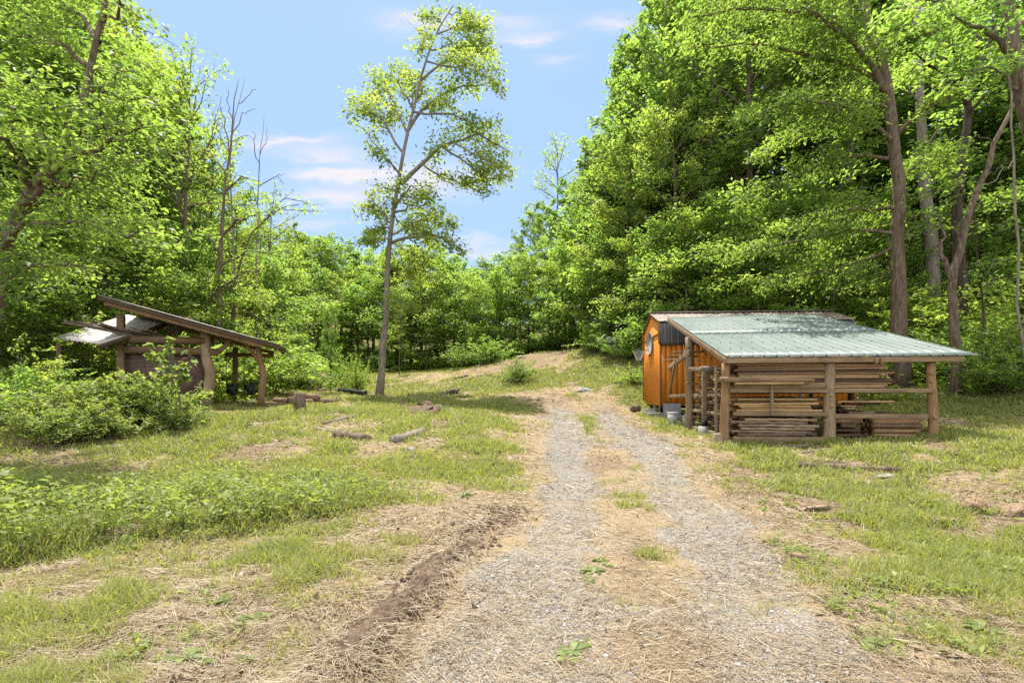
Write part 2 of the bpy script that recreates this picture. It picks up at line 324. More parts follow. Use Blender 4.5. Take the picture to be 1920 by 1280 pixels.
def wood_mat(name, a, b, axis=0, rnd=.35, knots=True):
    mt, t = material(name); tc = t.n('ShaderNodeTexCoord'); oi = t.n('ShaderNodeObjectInfo')
    off = t.n('ShaderNodeVectorMath', operation='ADD'); t.L(tc.outputs['Object'], off.inputs[0]); cb = t.n('ShaderNodeCombineXYZ')
    for k in range(3): t.L(t.m('MULTIPLY', oi.outputs['Random'], 17+k*5), cb.inputs[k])
    t.L(cb.outputs[0], off.inputs[1])
    s = [34, 34, 34]; s[axis] = 1.6; v = t.mapping(off.outputs[0], s); n = t.noise(v, 1.0, 5, .65, .8)
    n2 = t.noise(off.outputs[0], 2.3, 4, .6)
    c = t.mix(t.ramp(n, [(.3, 0), (.7, 1)]), a, b); c = t.mix(t.ramp(n2, [(.4, 0), (.75, .55)]), c, tuple(q*.45 for q in a))
    hs = t.n('ShaderNodeHueSaturation'); t.L(c, hs.inputs['Color']); t.L(t.m('MULTIPLY_ADD', oi.outputs['Random'], rnd*2, 1-rnd), hs.inputs['Value'])
    finish(t, t.mix(1.0, hs.outputs[0], (.98, .93, .87, 1), 'MULTIPLY'), .85, n, .5, .01, spec=.2); return mt
W_GREY = wood_mat('weathered grey lumber', (.22, .165, .115), (.44, .35, .255)); W_BROWN = wood_mat('brown rough lumber', (.23, .14, .078), (.49, .325, .19), rnd=.5); W_GOLD = wood_mat('fresh golden lumber', (.42, .27, .125), (.60, .42, .22), rnd=.2)
W_POST = wood_mat('peeled log post', (.24, .145, .075), (.45, .295, .165), 2, .12); W_POSTG = wood_mat('grey log post', (.27, .195, .125), (.48, .37, .255), 2, .15); W_BEAM = wood_mat('beam log', (.17, .11, .065), (.34, .24, .15), 0, .15)
W_TIMB = wood_mat('tan weathered timber', (.24, .165, .10), (.47, .345, .225), 0, .2); W_DARK = wood_mat('dark stained timber', (.085, .058, .04), (.18, .12, .08), 0, .2)
W_PEEL = wood_mat('reddish cedar post', (.19, .11, .058), (.37, .245, .145), 2, .15)
def plain_mat(name, a, b, rough=.6, metal=0, scale=6, bstr=.2, streak=None, spec=.3):
    mt, t = material(name); tc = t.n('ShaderNodeTexCoord'); O = tc.outputs['Object']
    n = t.noise(t.mapping(O, streak) if streak else O, scale, 5, .6); n2 = t.noise(O, scale*9, 3)
    c = t.mix(t.ramp(n, [(.35, 0), (.68, 1)]), a, b); finish(t, c, rough, n2, bstr, .01, metal, spec); return mt
ROOF_GREEN = plain_mat('pale green painted steel', (.10, .142, .126), (.165, .205, .184), .5, .05, 1.0, .05, (1.4, .5, 1), .5)
ROOF_BROWN = plain_mat('weathered brown steel', (.20, .155, .13), (.33, .27, .235), .45, .2, 1.0, .05, (3, .6, 1), .5)
ROOF_DARK = plain_mat('dark bronze steel', (.10, .09, .085), (.17, .155, .15), .45, .3, 1.0, .05, (3, 3, .6), .5)
ORANGE = plain_mat('orange stained siding', (.80, .255, .024), (.98, .35, .04), .6, 0, 1.2, .3, (7, 7, .8))
TRIMO = plain_mat('dark orange trim', (.30, .10, .02), (.42, .15, .03), .6, 0, 3)
CONC = plain_mat('rough concrete', (.30, .28, .25), (.50, .47, .43), .9, 0, 9, .5); WHITEP = plain_mat('dull white plastic', (.55, .54, .52), (.72, .71, .68), .5, 0, 4)
GREYP = plain_mat('grey painted panel', (.30, .31, .33), (.42, .43, .45), .6, 0, 5); BLACKP = plain_mat('black plastic', (.012, .016, .017), (.03, .035, .036), .45, 0, 4, .1)
ROPE = plain_mat('dark rope', (.06, .055, .05), (.12, .11, .10), .9); NETM = plain_mat('white net cord', (.55, .53, .5), (.7, .68, .65), .9); STEEL = plain_mat('dull steel', (.30, .31, .32), (.45, .46, .47), .4, .6)
WHITESHEET = plain_mat('weathered white sheet', (.42, .385, .37), (.66, .62, .60), .6, 0, 1.6, .1, (1, 4, 1)); PANELW = plain_mat('dark brown wall panel', (.14, .085, .065), (.24, .155, .125), .9, 0, 5, .5)
STONE = plain_mat('grey gravel stone', (.17, .168, .165), (.50, .49, .47), .85, 0, 3.0, .4); MUDM = plain_mat('wet mud clods', (.08, .05, .032), (.25, .175, .115), .9, 0, 16, .9)
LIVE = wood_mat('rough slab wood', (.20, .14, .095), (.42, .33, .24)); ROTW = plain_mat('split rotten wood', (.17, .10, .065), (.42, .29, .18), .95, 0, 5, .9, (1, 6, 6))
TANKG = plain_mat('grey green metal', (.18, .21, .18), (.28, .31, .27), .5, .3, 3)

# ------------------------------------------------------------------ orange shed
def W2(o, a, b, c): return o.matrix_world @ Vector((a, b, c))
SH = empty('barn_shed', (5.43, 19.45, 1.13), R(-4.5), 'orange wooden barn-shaped shed with ribbed metal roof raised on concrete blocks', 'shed')
SL, SW = 6.75, 3.65
prof = [(0, 0), (0, 2.25), (.16, 3.08), (SW/2, 3.60), (SW-.16, 3.08), (SW, 2.25), (SW, 0)]
def topz(b): return np.interp(b, [p[0] for p in prof[1:6]], [p[1] for p in prof[1:6]])
def gable(a0, sgn):
    m = MB(); st = .203
    for k in range(int(SW/st)+1):
        b0, b1 = k*st+.006, min(SW, (k+1)*st-.006)
        if b1 <= b0: continue
        bs = [b0]+[q[0] for q in prof[2:5] if b0 < q[0] < b1]+[b1]
        for u, w in zip(bs[:-1], bs[1:]):
            z0, z1 = topz(u)-.02, topz(w)-.02
            x0, x1 = a0, a0+sgn*.016
            m.add([(x0, u, 0), (x0, w, 0), (x0, w, z1), (x0, u, z0), (x1, u, 0), (x1, w, 0), (x1, w, z1), (x1, u, z0)], [(3, 2, 1, 0), (4, 5, 6, 7), (0, 1, 5, 4), (1, 2, 6, 5), (2, 3, 7, 6), (3, 0, 4, 7)])
    bk = [(a0-sgn*.004, b, z-.03 if z else .01) for b, z in prof]; n = len(bk)
    bk2 = [(x-sgn*.05, y, z) for x, y, z in bk]
    m.add(bk+bk2, [list(range(n))]); m.f.append(np.array([list(range(n, 2*n))[::-1]])+m.n-2*n); m.t.append(np.array([.5])); return m
gable(0, -1).build('gable_wall', ORANGE, SH); gable(SL, 1).build('gable_wall', ORANGE, SH)
m = MB()
for k in range(int(SL/.203)): m.box((k*.203+.10, .0, 1.12), (.191, .016, 2.24))
m.box((SL/2, .03, 1.12), (SL-.12, .03, 2.22)); m.build('side_wall', ORANGE, SH)
m = MB()
for k in range(int(SL/.203)): m.box((k*.203+.10, SW, 1.12), (.191, .016, 2.24))
m.box((SL/2, SW-.03, 1.12), (SL-.12, .03, 2.22)); m.build('side_wall', ORANGE, SH)
def ribbed(p0, u, wid, v, ln, step=.2286, h=.02, up=None):   # a ribbed steel sheet: ribs run along v, spaced along u
    u, v = Vector(u), Vector(v); n = u.cross(v).normalized(); p0 = Vector(p0)
    if n.z < 0: n = -n
    xs_ = []
    k = 0
    while k*step < wid-.03:
        c = k*step+.03
        for d, hh in ((-.026, 0), (-.012, h), (.012, h), (.026, 0)):
            if 0 <= c+d <= wid: xs_.append((c+d, hh))
        for d in (.09, .145):
            if c+d+.02 < wid: xs_ += [(c+d-.012, 0), (c+d-.006, h*.25), (c+d+.006, h*.25), (c+d+.012, 0)]
        k += 1
    xs_ = sorted(xs_+[(wid, 0)]); V = []
    nl = 6
    for j in range(nl+1):
        for x, hh in xs_: V.append(tuple(p0+u*x+v*(ln*j/nl)+n*hh))
    K = len(xs_); Fc = [(j*K+i, j*K+i+1, (j+1)*K+i+1, (j+1)*K+i) for j in range(nl) for i in range(K-1)]
    return V, Fc
up = Vector((0, SW/2-.12, .53)); upl = up.length; up.normalize()
m = MB(); m.add(*ribbed((-.09, .10, 3.085), (1, 0, 0), SL+.18, up, upl+.03, up=1)); dn = Vector((0, -up.y, up.z)); m.add(*ribbed((-.09, SW-.10, 3.085), (1, 0, 0), SL+.18, dn, upl+.03))
rf = m.build('upper_roof', ROOF_BROWN, SH, solid=.004)
MB().bar((-.1, SW/2, 3.66), (SL+.1, SW/2, 3.66), .22, .03).build('ridge_cap', ROOF_BROWN, SH)
lo = Vector((0, .2, .86)); lol = lo.length; lo.normalize()
m = MB(); m.add(*ribbed((-.08, -.06, 2.2), (1, 0, 0), SL+.16, lo, lol)); lo2 = Vector((0, -lo.y, lo.z)); m.add(*ribbed((-.08, SW+.06, 2.2), (1, 0, 0), SL+.16, lo2, lol)); m.build('lower_roof', ROOF_DARK, SH, solid=.004)
for a in (-.05,):
    m = MB()
    for (p, q) in (((a, -.02, 2.25), (a, .13, 3.06)), ((a, .13, 3.04), (a, SW/2, 3.57)), ((a, SW/2, 3.57), (a, SW-.13, 3.04)), ((a, SW-.13, 3.06), (a, SW+.02, 2.25))): m.bar(p, q, .03, .09)
    m.build('rake_trim', TRIMO, SH, bevel=.004)
MB().bar((-.03, .0, 2.66), (-.03, SW, 2.66), .022, .05).build('band_board', TRIMO, SH, bevel=.004)
for b in (-.012, SW+.012): MB().box((-.012, b, 1.12), (.07, .03, 2.24)).build('corner_trim', TRIMO, SH, bevel=.004)
m = MB()
for b in (.35, 1.2, 2.4, 3.3): m.box((SL/2, b, -.05), (SL-.1, .09, .1))
m.build('floor_skid', W_DARK, SH)
# supports: blocks and wood chunks under and beside the gable
cb = MB().box((0, 0, .1), (.4, .2, .19)).build('concrete_block', CONC, bevel=.012); tag(cb, 'pale concrete block under the orange gable wall, nearest the lane', 'concrete block', 'concrete blocks carrying the orange shed')
BM = SH.matrix_basis if False else (Matrix.Translation(SH.location) @ Matrix.Rotation(R(-4.5), 4, 'Z'))
def shw(a, b, c=None):
    p = BM @ Vector((a, b, 0)); p.z = float(gz(p.x, p.y)[0])+(c or 0); return p
cb.location = shw(.1, .5, -.03); cb.rotation_euler = (0, 0, R(80))
for k, (a, b, c, rz, lab) in enumerate([(-.22, .35, -.03, 8, 'concrete block lying flat in front of the gable corner'), (-.25, .75, -.03, 5, 'concrete block second in the row along the gable foot'), (-.2, 1.25, -.03, 12, 'concrete block third in the row along the gable foot'),
                                   (.15, 1.7, -.03, 85, 'concrete block under the middle of the gable wall'), (.15, 1.75, .16, 80, 'upper concrete block stacked under the middle of the gable wall'), (.15, 3.2, -.03, 85, 'lower concrete block under the far gable corner'), (.15, 3.2, .16, 88, 'upper concrete block under the far gable corner'), (3.2, .3, -.03, 88, 'concrete block under the long wall behind the lumber'), (6.4, .3, -.03, 88, 'concrete block under the far end of the long wall')]):
    dup(cb, shw(a, b, c), R(rz), label=lab)
t_ = MB().tube([(0, 0, 0), (.36, .02, 0)], .15, 10, rough=.08, rng=np.random.default_rng(3)).build('log_chunk', BARK, smooth=False); tag(t_, 'short brown log chunk lying left of the shed blocks', 'log'); p = shw(-.85, 1.6, .13); t_.location = p; t_.rotation_euler = (0, 0, R(10))
# basketball hoop
BH = empty('basketball_hoop', tuple(BM @ Vector((-.03, 1.95, 2.12))), R(-4.5), 'weathered grey basketball backboard with rim and net on orange gable', 'basketball hoop')
m = MB(); out = []
for ang in np.linspace(0, 2*np.pi, 28, endpoint=False):
    c, s = math.cos(ang), math.sin(ang); out.append((np.sign(c)*abs(c)**.75*.56, np.sign(s)*abs(s)**.75*.43+.32))
n = len(out); m.add([(-.02, b, c) for b, c in out]+[(-.06, b, c) for b, c in out], [(i, (i+1) % n, n+(i+1) % n, n+i) for i in range(n)]); m.f.append(np.array([list(range(n))])); m.f.append(np.array([list(range(n, 2*n))[::-1]])); m.t += [np.array([.5])]*2
m.build('backboard', GREYP, BH)
MB().box((0, -.25, .3), (.05, .08, 1.0)).box((0, .25, .3), (.05, .08, 1.0)).build('mounting_board', W_GREY, BH)
th = np.linspace(0, 2*np.pi, 25); m = MB(); m.tube([(-.46+.23*math.cos(a), .23*math.sin(a), .06) for a in th], .012, 6, False); m.bar((-.06, 0, .06), (-.24, 0, .06), .1, .02); rim_ = m.build('rim', BLACKP, BH)
m = MB()
for k in range(12):
    a = k*np.pi/6
    for d in (1, -1):
        m.tube([(-.46+(.23-.035*j)*math.cos(a+d*j*.13), (.23-.035*j)*math.sin(a+d*j*.13), .05-.1*j) for j in range(5)], .005, 4, False)
m.build('net', NETM, rim_)
# ------------------------------------------------------------------ open lumber shelter in front of it
RSC = random.Random(3); LZ = float(gz(4.58, 11.5)[0]); LR = -7.5
LT = empty('lumber_shelter', (4.58, 11.5, LZ), R(LR), 'open pole shelter with green ribbed metal lean-to roof full of stacked lumber', 'shelter')
LM = Matrix.Translation((4.58, 11.5, LZ)) @ Matrix.Rotation(R(LR), 4, 'Z')
EZ = 2.34-LZ; TZ = 4.30-LZ; DEP = 7.75; WID = 4.95
v = Vector((0, DEP, TZ-EZ)); vl = v.length; v.normalize(); slope = (TZ-EZ)/DEP
m = MB(); m.add(*ribbed((0, -.12, EZ-.12*slope), (1, 0, 0), WID, v, 3.75, .247, .022)); lrs_ = m.build('lower_roof_sheet', ROOF_GREEN, LT, solid=.003)
m = MB(); q = Vector((0, -.12, EZ-.12*slope))+v*3.62+Vector((0, 0, .007)); m.add(*ribbed(q, (1, 0, 0), WID, v, vl-3.5, .247, .022)); m.build('upper_roof_sheet', ROOF_GREEN, LT, solid=.003)
m = MB()
for b in (.05, .9, 1.75, 2.6, 3.3, 4.2, 5.2, 6.2, 7.2):
    for k in range(20): m.box((.03+k*.247+.07, b+RSC.uniform(-.02, .02), EZ+b*slope+(.012 if b < 3.6 else .03)), (.018, .022, .012))
m.build('screw', BLACKP, lrs_)['kind'] = 'stuff'
def rz(b): return EZ+b*slope
def lg(a, b):                                       # ground height under a local point, in local height
    p = LM @ Vector((a, b, 0)); return float(gz(p.x, p.y)[0])-LZ
MB().bar((.02, -.08, rz(-.08)-.075), (WID-.32, -.06, rz(-.06)-.08), .045, .115).build('fascia_board', W_TIMB, LT, bevel=.004)
MB().bar((.0, -.09, rz(-.09)-.085), (.0, DEP, rz(DEP)-.085), .04, .13).build('rake_board', W_TIMB, LT, bevel=.004)
MB().bar((WID-.35, .1, rz(.1)-.09), (WID-.35, DEP, rz(DEP)-.09), .04, .11).build('rafter', W_BROWN, LT, bevel=.004)
for a in (1.1, 2.15, 3.2): MB().bar((a, .02, rz(.02)-.085), (a, DEP, rz(DEP)-.085), .04, .11).build('rafter', W_BROWN, LT, bevel=.004)
m = MB(); m.box((2.98, -.1, rz(-.1)-.1), (.05, .08, .12)).box((3.08, -.1, rz(-.1)-.1), (.05, .08, .12)); m.build('joint_cleat', W_BROWN, LT, bevel=.004)
def post(a, b, r, top, mat, name='post', bot=None, lean=0, seed=1, parent=LT):
    rg = np.random.default_rng(seed); z0 = (lg(a, b)-.15) if bot is None else bot; k = 9
    pts = [(a+lean*(1-i/(k-1))+rg.normal(0, .006), b+rg.normal(0, .006), z0+(top-z0)*i/(k-1)) for i in range(k)]
    rad = [r*(1.12-.2*i/(k-1))*rg.uniform(.97, 1.04) for i in range(k)]
    m = MB().tube(pts, rad, 14, True, .02, rg)
    for _ in range(3):                                # knots
        zz = rg.uniform(.25, .9)*top; an = rg.uniform(3.6, 5.8); d = Vector((math.cos(an), math.sin(an), .15))
        c = Vector((a, b, zz)); m.tube([tuple(c+d*r*.8), tuple(c+d*(r*1.22))], [r*.36, r*.26], 8)
    return m.build(name, mat, parent, smooth=False)
post(.06, .06, .09, rz(0)-.14, W_POST, lean=-.05, seed=4); post(2.14, .06, .112, rz(0)-.14, W_POSTG, seed=5); post(4.10, .06, .088, rz(0)-.14, W_POST, lean=.07, seed=6)
post(.03, 3.95, .115, rz(3.95)-.15, W_POSTG, seed=7, lean=.03); post(3.75, 2.6, .06, rz(2.6)-.15, W_DARK, seed=8); post(3.35, 4.0, .05, rz(4)-.15, W_DARK, seed=9); post(4.3, 7.2, .09, rz(7.2)-.15, W_POSTG, seed=10)
# pier post on its concrete footing, thin props, side shelf arms
MB().tube([(.03, 2.06, lg(.03, 2.06)-.1), (.03, 2.06, .27)], [.15, .145], 16).build('concrete_footing', CONC, LT)
MB().box((.03, 2.06, .95), (.1, .12, 1.4)).build('square_post', W_GREY, LT, bevel=.005); MB().box((.03, 2.06, .34), (.13, .15, .14)).build('post_bracket', BLACKP, LT)
MB().bar((.02, .8, .1), (.02, .8, 1.72), .05, .055).build('thin_prop', W_GREY, LT, bevel=.003)
MB().box((-.12, .1, .06), (.16, .22, .32)).build('base_block', W_GREY, LT, bevel=.006)
for c, b0, b1, w in ((1.76, 1.9, 4.1, .12), (1.06, .7, 4.0, .09), (.62, .7, 4.0, .09), (.14, .9, 4.0, .11)): MB().bar((.10, b0, c), (.10, b1, c+.0), .05, w*.8).build('side_rail', W_GREY, LT, bevel=.004)
MB().bar((-.02, 3.75, 2.28), (.02, 7.6, 2.02), .06, .16).build('tie_beam', W_TIMB, LT, bevel=.005)
MB().bar((.0, 7.4, .95), (.0, 6.3, 2.0), .07, .09).build('knee_brace', W_GREY, LT, bevel=.005); MB().bar((0, 4.05, 1.05), (0, 7.5, 1.02), .05, .1).build('side_rail', W_GREY, LT, bevel=.004)
MB().bar((.0, 4.2, 1.8), (.0, 4.5, 2.4), .05, .08).build('knee_brace', W_GREY, LT, bevel=.005)
MB().box((2.1, -.03, 1.15), (4.0, .045, .085)).build('front_rail', W_TIMB, LT, bevel=.004)
MB().box((1.12, -.03, .655), (1.9, .045, .085)).build('front_rail', W_TIMB, LT, bevel=.004); MB().box((3.1, -.03, .62), (1.8, .045, .09)).build('front_rail', W_TIMB, LT, bevel=.004)
MB().box((1.12, -.03, .12), (1.9, .045, .11)).build('front_rail', W_TIMB, LT, bevel=.004)
MB().bar((.95, -.085, .62), (.93, -.085, 1.44), .07, .05).build('upright_slat', W_GREY, LT, bevel=.004)
for b in (.5, 1.6, 2.7): MB().bar((.05, b, 1.12), (4.1, b, 1.15), .05, .09).build('shelf_bearer', W_DARK, LT)
for b in (.5, 1.6, 2.7): MB().bar((.05, b, .62), (4.1, b, .62), .05, .09).build('shelf_bearer', W_DARK, LT)
# ------------------------------------------------------------------ the lumber: every board its own object
def board_mesh(name, w, t, mat, live=False, seed=0):
    rg = np.random.default_rng(seed); k = 14; V = []
    for i in range(k+1):
        x = -.5+i/k; dw = rg.normal(0, .012 if live else .002); dz = rg.normal(0, .005 if live else .0012)
        for (sy, sz) in ((-1, -1), (1, -1), (1, 1), (-1, 1)): V.append((x+(rg.normal(0, .004) if i in (0, k) else 0), sy*(w/2)+dw*sy*(1.3 if sz > 0 else .6), sz*t/2+dz))
    Fc = [(i*4+j, i*4+(j+1) % 4, (i+1)*4+(j+1) % 4, (i+1)*4+j) for i in range(k) for j in range(4)]
    m = MB().add(V, Fc); m.f += [np.array([[3, 2, 1, 0]]), np.array([[k*4, k*4+1, k*4+2, k*4+3]])]; m.t += [np.array([.5])]*2
    me = m.mesh(name); me.materials.append(mat); return me
BMESH = {'brown': [board_mesh('board', .17, .032, W_BROWN, seed=k) for k in range(3)], 'grey': [board_mesh('board', .18, .04, W_GREY, seed=10+k) for k in range(3)], 'gold': [board_mesh('board', .16, .045, W_GOLD, seed=20+k) for k in range(2)],
         'slab': [board_mesh('board', .26, .06, LIVE, True, 30+k) for k in range(3)], 'dark': [board_mesh('board', .2, .045, W_DARK, seed=40+k) for k in range(2)], 'beam': [board_mesh('board', .16, .095, W_BROWN, seed=50+k) for k in range(2)], 'timber': [board_mesh('board', .16, .1, W_TIMB, seed=60)], 'slab2': [board_mesh('board', .26, .05, W_TIMB, True, 64+k) for k in range(2)]}
rb = random.Random(8)
def board(kind, a0, a1, b, c, label, group, jr=1.0, tilt=0):
    o = bpy.data.objects.new('board', rb.choice(BMESH[kind])); COL.objects.link(o)
    o.location = LM @ Vector(((a0+a1)/2, b, c)); o.rotation_euler = (rb.gauss(0, .015), tilt+rb.gauss(0, .004)*jr, R(LR)+rb.gauss(0, .008)*jr); o.scale = (a1-a0, rb.uniform(.9, 1.08), rb.uniform(.85, 1.1))
    return tag(o, label, 'board', group)
def stack(a0, a1, c0, c1, b0, b1, t, w, kinds, label, group, ja=.15, skip=0):
    c = c0
    while c < c1:
        b = b0
        while b < b1:
            if rb.random() > skip: board(rb.choice(kinds), a0+rb.uniform(0, ja), a1-rb.uniform(0, ja*1.6), b+rb.uniform(-.015, .015), c+t/2, label, group)
            b += w
        c += t*1.04
stack(.12, 3.45, 1.20, 1.76, .12, .7, .042, .195, ['brown', 'brown', 'gold', 'brown', 'dark'], 'long thin brown board in the top stack under the green roof', 'boards of the top stack', .22, .04)
board('timber', .2, 2.0, .0, 1.245, 'thick squared timber on the rail at the front of the top stack', None); board('gold', .18, 1.55, -.11, 1.30, 'golden board laid outside the front posts on the rail', None)
stack(.12, 2.1, .70, .98, .1, .6, .046, .19, ['gold', 'gold', 'brown', 'brown'], 'golden or brown board on the middle shelf between the front posts', 'boards of the middle shelf', .3, .05)
stack(2.2, 3.4, .66, .92, .12, .6, .045, .2, ['grey', 'dark', 'brown'], 'greyed board on the middle shelf beyond the middle post', 'grey boards of the middle shelf', .5, .15)
stack(.12, 2.1, .18, .56, .08, .6, .062, .27, ['slab', 'slab', 'slab2'], 'rough live-edged slab on the bottom shelf', 'rough slabs of the bottom shelf', .35)
stack(2.95, 4.0, .16, .52, .12, .6, .098, .17, ['beam'], 'short brown beam in the low stack by the end post', 'beams of the low stack', .12)
stack(2.2, 2.95, .16, .5, .15, .6, .098, .18, ['beam', 'dark'], 'dark short beam on the ground behind the middle post', 'dark beams on the ground', .2)
stack(.06, 2.2, .2, .56, .9, 3.7, .07, .3, ['brown', 'slab2', 'dark'], 'board end low in the side bay by the concrete footing', 'boards low in the side bay', .2, .05)
stack(.04, 2.6, .66, 1.02, .9, 3.8, .05, .3, ['brown', 'grey', 'brown'], 'board end on the middle shelf of the side bay', 'boards on the side bay middle shelf', .25, .08)
stack(.04, 3.2, 1.10, 1.68, .9, 3.8, .055, .3, ['brown', 'brown', 'gold'], 'brown board on the upper shelf of the side bay', 'boards on the side bay upper shelf', .3, .05)
pl = MB().tube([(LM @ Vector((a, -.13+.02*math.sin(a*3), 1.385-.012*a))) for a in np.linspace(-.12, 1.75, 7)], [.065, .06, .062, .058, .055, .05, .045], 10).build('pole', W_BEAM); tag(pl, 'peeled round pole lying across the front posts', 'pole')
# poles and scraps on the side arms
for k, (a, b, c, L, r, lab) in enumerate([(-.1, 3.3, 1.78, .6, .05, 'short log end on the upper side arm by the grey post'), (-.16, 1.6, 1.70, .5, .07, 'pale log end under the rake board above the footing'), (-.1, 3.0, 1.72, .5, .035, 'thin pole end on the upper side arm')]):
    o = MB().tube([(LM @ Vector((a+L*i/3, b+.02*i, c))) for i in range(4)], r, 9).build('pole', BARK_G if k == 1 else W_GREY); tag(o, lab, 'pole')
for k, (a, b, c, lab) in enumerate([(-.35, 5.4, 2.28, 'upper scrap board on the tie beam beside the orange shed'), (-.4, 5.9, 2.20, 'lower scrap board on the tie beam beside the orange shed'), (-.3, 4.7, 2.36, 'topmost scrap board on the tie beam beside the grey post')]):
    board('grey', a, a+.9, b, c, lab, None, 6)
o = MB().box((0, 0, .75), (.035, .16, 1.5)).build('plank', W_GREY, bevel=.004); p = shw(-.1, -.25); o.location = p; o.rotation_euler = (0, 0, R(-15)); tag(o, 'grey upright plank standing at the near gable corner', 'plank')
o = MB().box((0, 0, .27), (.62, .05, .55)).box((-.15, -.03, .27), (.04, .03, .55)).box((.1, -.03, .27), (.04, .03, .55)).build('panel', GREYP, bevel=.006); p = shw(.35, -.25); o.location = p; o.rotation_euler = (R(-8), 0, R(-6)); tag(o, 'grey ribbed panel leaning under the shed floor', 'panel')
def bucket(name, mat, lid, loc, lab, r=.17, h=.36, plant=False):
    b = empty(name, loc, 0, lab, 'bucket'); m = MB(); th = 20
    m.tube([(0, 0, 0), (0, 0, h)], [r*.86, r], th, True); m.tube([(0, 0, h-.05), (0, 0, h-.02)], [r*1.05, r*1.05], th, True); m.build('bucket_body', mat, b, smooth=False)
    if lid: MB().tube([(0, 0, h), (0, 0, h+.03)], [r*1.07, r*1.04], th, True).build('lid', mat, b)
    if plant:
        rg = np.random.default_rng(5); P = rg.normal(0, .08, (60, 3)); P[:, 2] = h+rg.uniform(0, .2, 60); MB().leaves(P, np.tile([0, 0, 1.], (60, 1)), .12, .35, rg.uniform(0, 1, 60), rg).build('seedling', WEEDM, b, attr=True)
    return b
bucket('bucket', WHITEP, True, tuple(LM @ Vector((-.12, 5.9, lg(-.12, 5.9)))), 'white lidded bucket standing beside the upright grey plank'); bucket('bucket', CONC, False, tuple(LM @ Vector((.25, 5.3, lg(.25, 5.3)))), 'grey pot with a green seedling beside the lidded bucket', .19, .38, True)
# ------------------------------------------------------------------ timber pavilion
PV0 = Vector((-9.99, 17.4, 0)); PV0.z = float(gz(PV0.x, PV0.y)[0]); PR = 18.0
PV = empty('timber_pavilion', PV0, R(PR), 'rustic timber pavilion with steep dark lean-to roof and white sheet roof', 'pavilion'); PM = Matrix.Translation(PV0) @ Matrix.Rotation(R(PR), 4, 'Z'); PI = PM.inverted()
def pg(a, b): p = PM @ Vector((a, b, 0)); return float(gz(p.x, p.y)[0])-PV0.z
def proof(a): return 1.98+.27*(2.31-a)
rg = np.random.default_rng(2)
def crooked(pts, rad, mat, name='post', n=12): return MB().tube(pts, rad, n, True, .035, rg).build(name, mat, PV)
crooked([(-.0, 0, pg(0, 0)-.2), (.03, 0, .35), (.1, 0, .75), (.13, 0, 1.15), (.02, 0, 1.6), (-.02, 0, 2.0), (-.0, 0, 2.42)], [.17, .16, .16, .165, .16, .15, .15], W_POSTG)
crooked([(1.62, 0, pg(1.62, 0)-.2), (1.66, 0, .5), (1.72, 0, .95), (1.68, 0, 1.3), (1.6, 0, 1.7), (1.55, 0, 2.1)], [.12, .11, .12, .10, .09, .10], W_PEEL)
MB().box((-2.35, 0, 1.25), (.19, .19, 3.3)).build('square_post', W_BEAM, PV, bevel=.01)
crooked([(.4, 2.6, pg(.4, 2.6)-.2), (.42, 2.6, 1.0), (.44, 2.6, 2.2)], [.1, .095, .09], W_PEEL); crooked([(-2.3, 2.8, -.2), (-2.3, 2.8, 3.0)], [.12, .1], W_BEAM)
crooked([(1.72, -.02, 1.2), (1.45, -.02, 1.75), (1.15, -.02, 2.12), (1.0, -.02, 2.25)], [.055, .06, .06, .055], W_PEEL, 'curved_brace', 9); crooked([(.05, .05, 1.75), (.4, .05, 1.85), (.62, .05, 2.1), (.7, .05, 2.3)], [.09, .08, .075, .07], W_BEAM, 'curved_brace', 9)
crooked([(-2.25, -.12, 2.12), (-1.0, -.1, 2.15), (.0, -.08, 2.16)], [.13, .125, .12], W_BEAM, 'beam'); crooked([(-2.25, -.02, 1.83), (-1.0, -.02, 1.82), (.35, 0, 1.80)], [.13, .13, .12], W_BEAM, 'beam'); crooked([(.1, 2.6, 1.92), (1.75, 2.6, 1.9)], [.08, .075], W_PEEL, 'beam')
# high roof: rake timbers, purlins and a ribbed sheet on top
RD = 3.3
for b in (-.5, RD-.55): MB().bar((-2.6, b, proof(-2.6)-.12), (1.75, b, proof(1.75)-.12), .09, .13).build('rafter', W_PEEL, PV, bevel=.006)
MB().bar((-2.75, -.56, proof(-2.75)-.03), (2.3, -.56, proof(2.3)-.03), .035, .11).build('rake_board', W_DARK, PV, bevel=.004)
for a in (-2.4, -1.2, 0, 1.1, 2.1): MB().bar((a, -.5, proof(a)-.01), (a, RD-.5, proof(a)-.01), .09, .04).build('purlin', W_DARK, PV)
dv = Vector((5.05, 0, -.27*5.05)); dl_ = dv.length; dv.normalize()
m = MB(); m.add(*ribbed((-2.75, -.6, proof(-2.75)+.05), (0, 1, 0), RD+.1, dv, dl_, .23, .02)); m.build('roof_sheet', ROOF_DARK, PV, solid=.004)
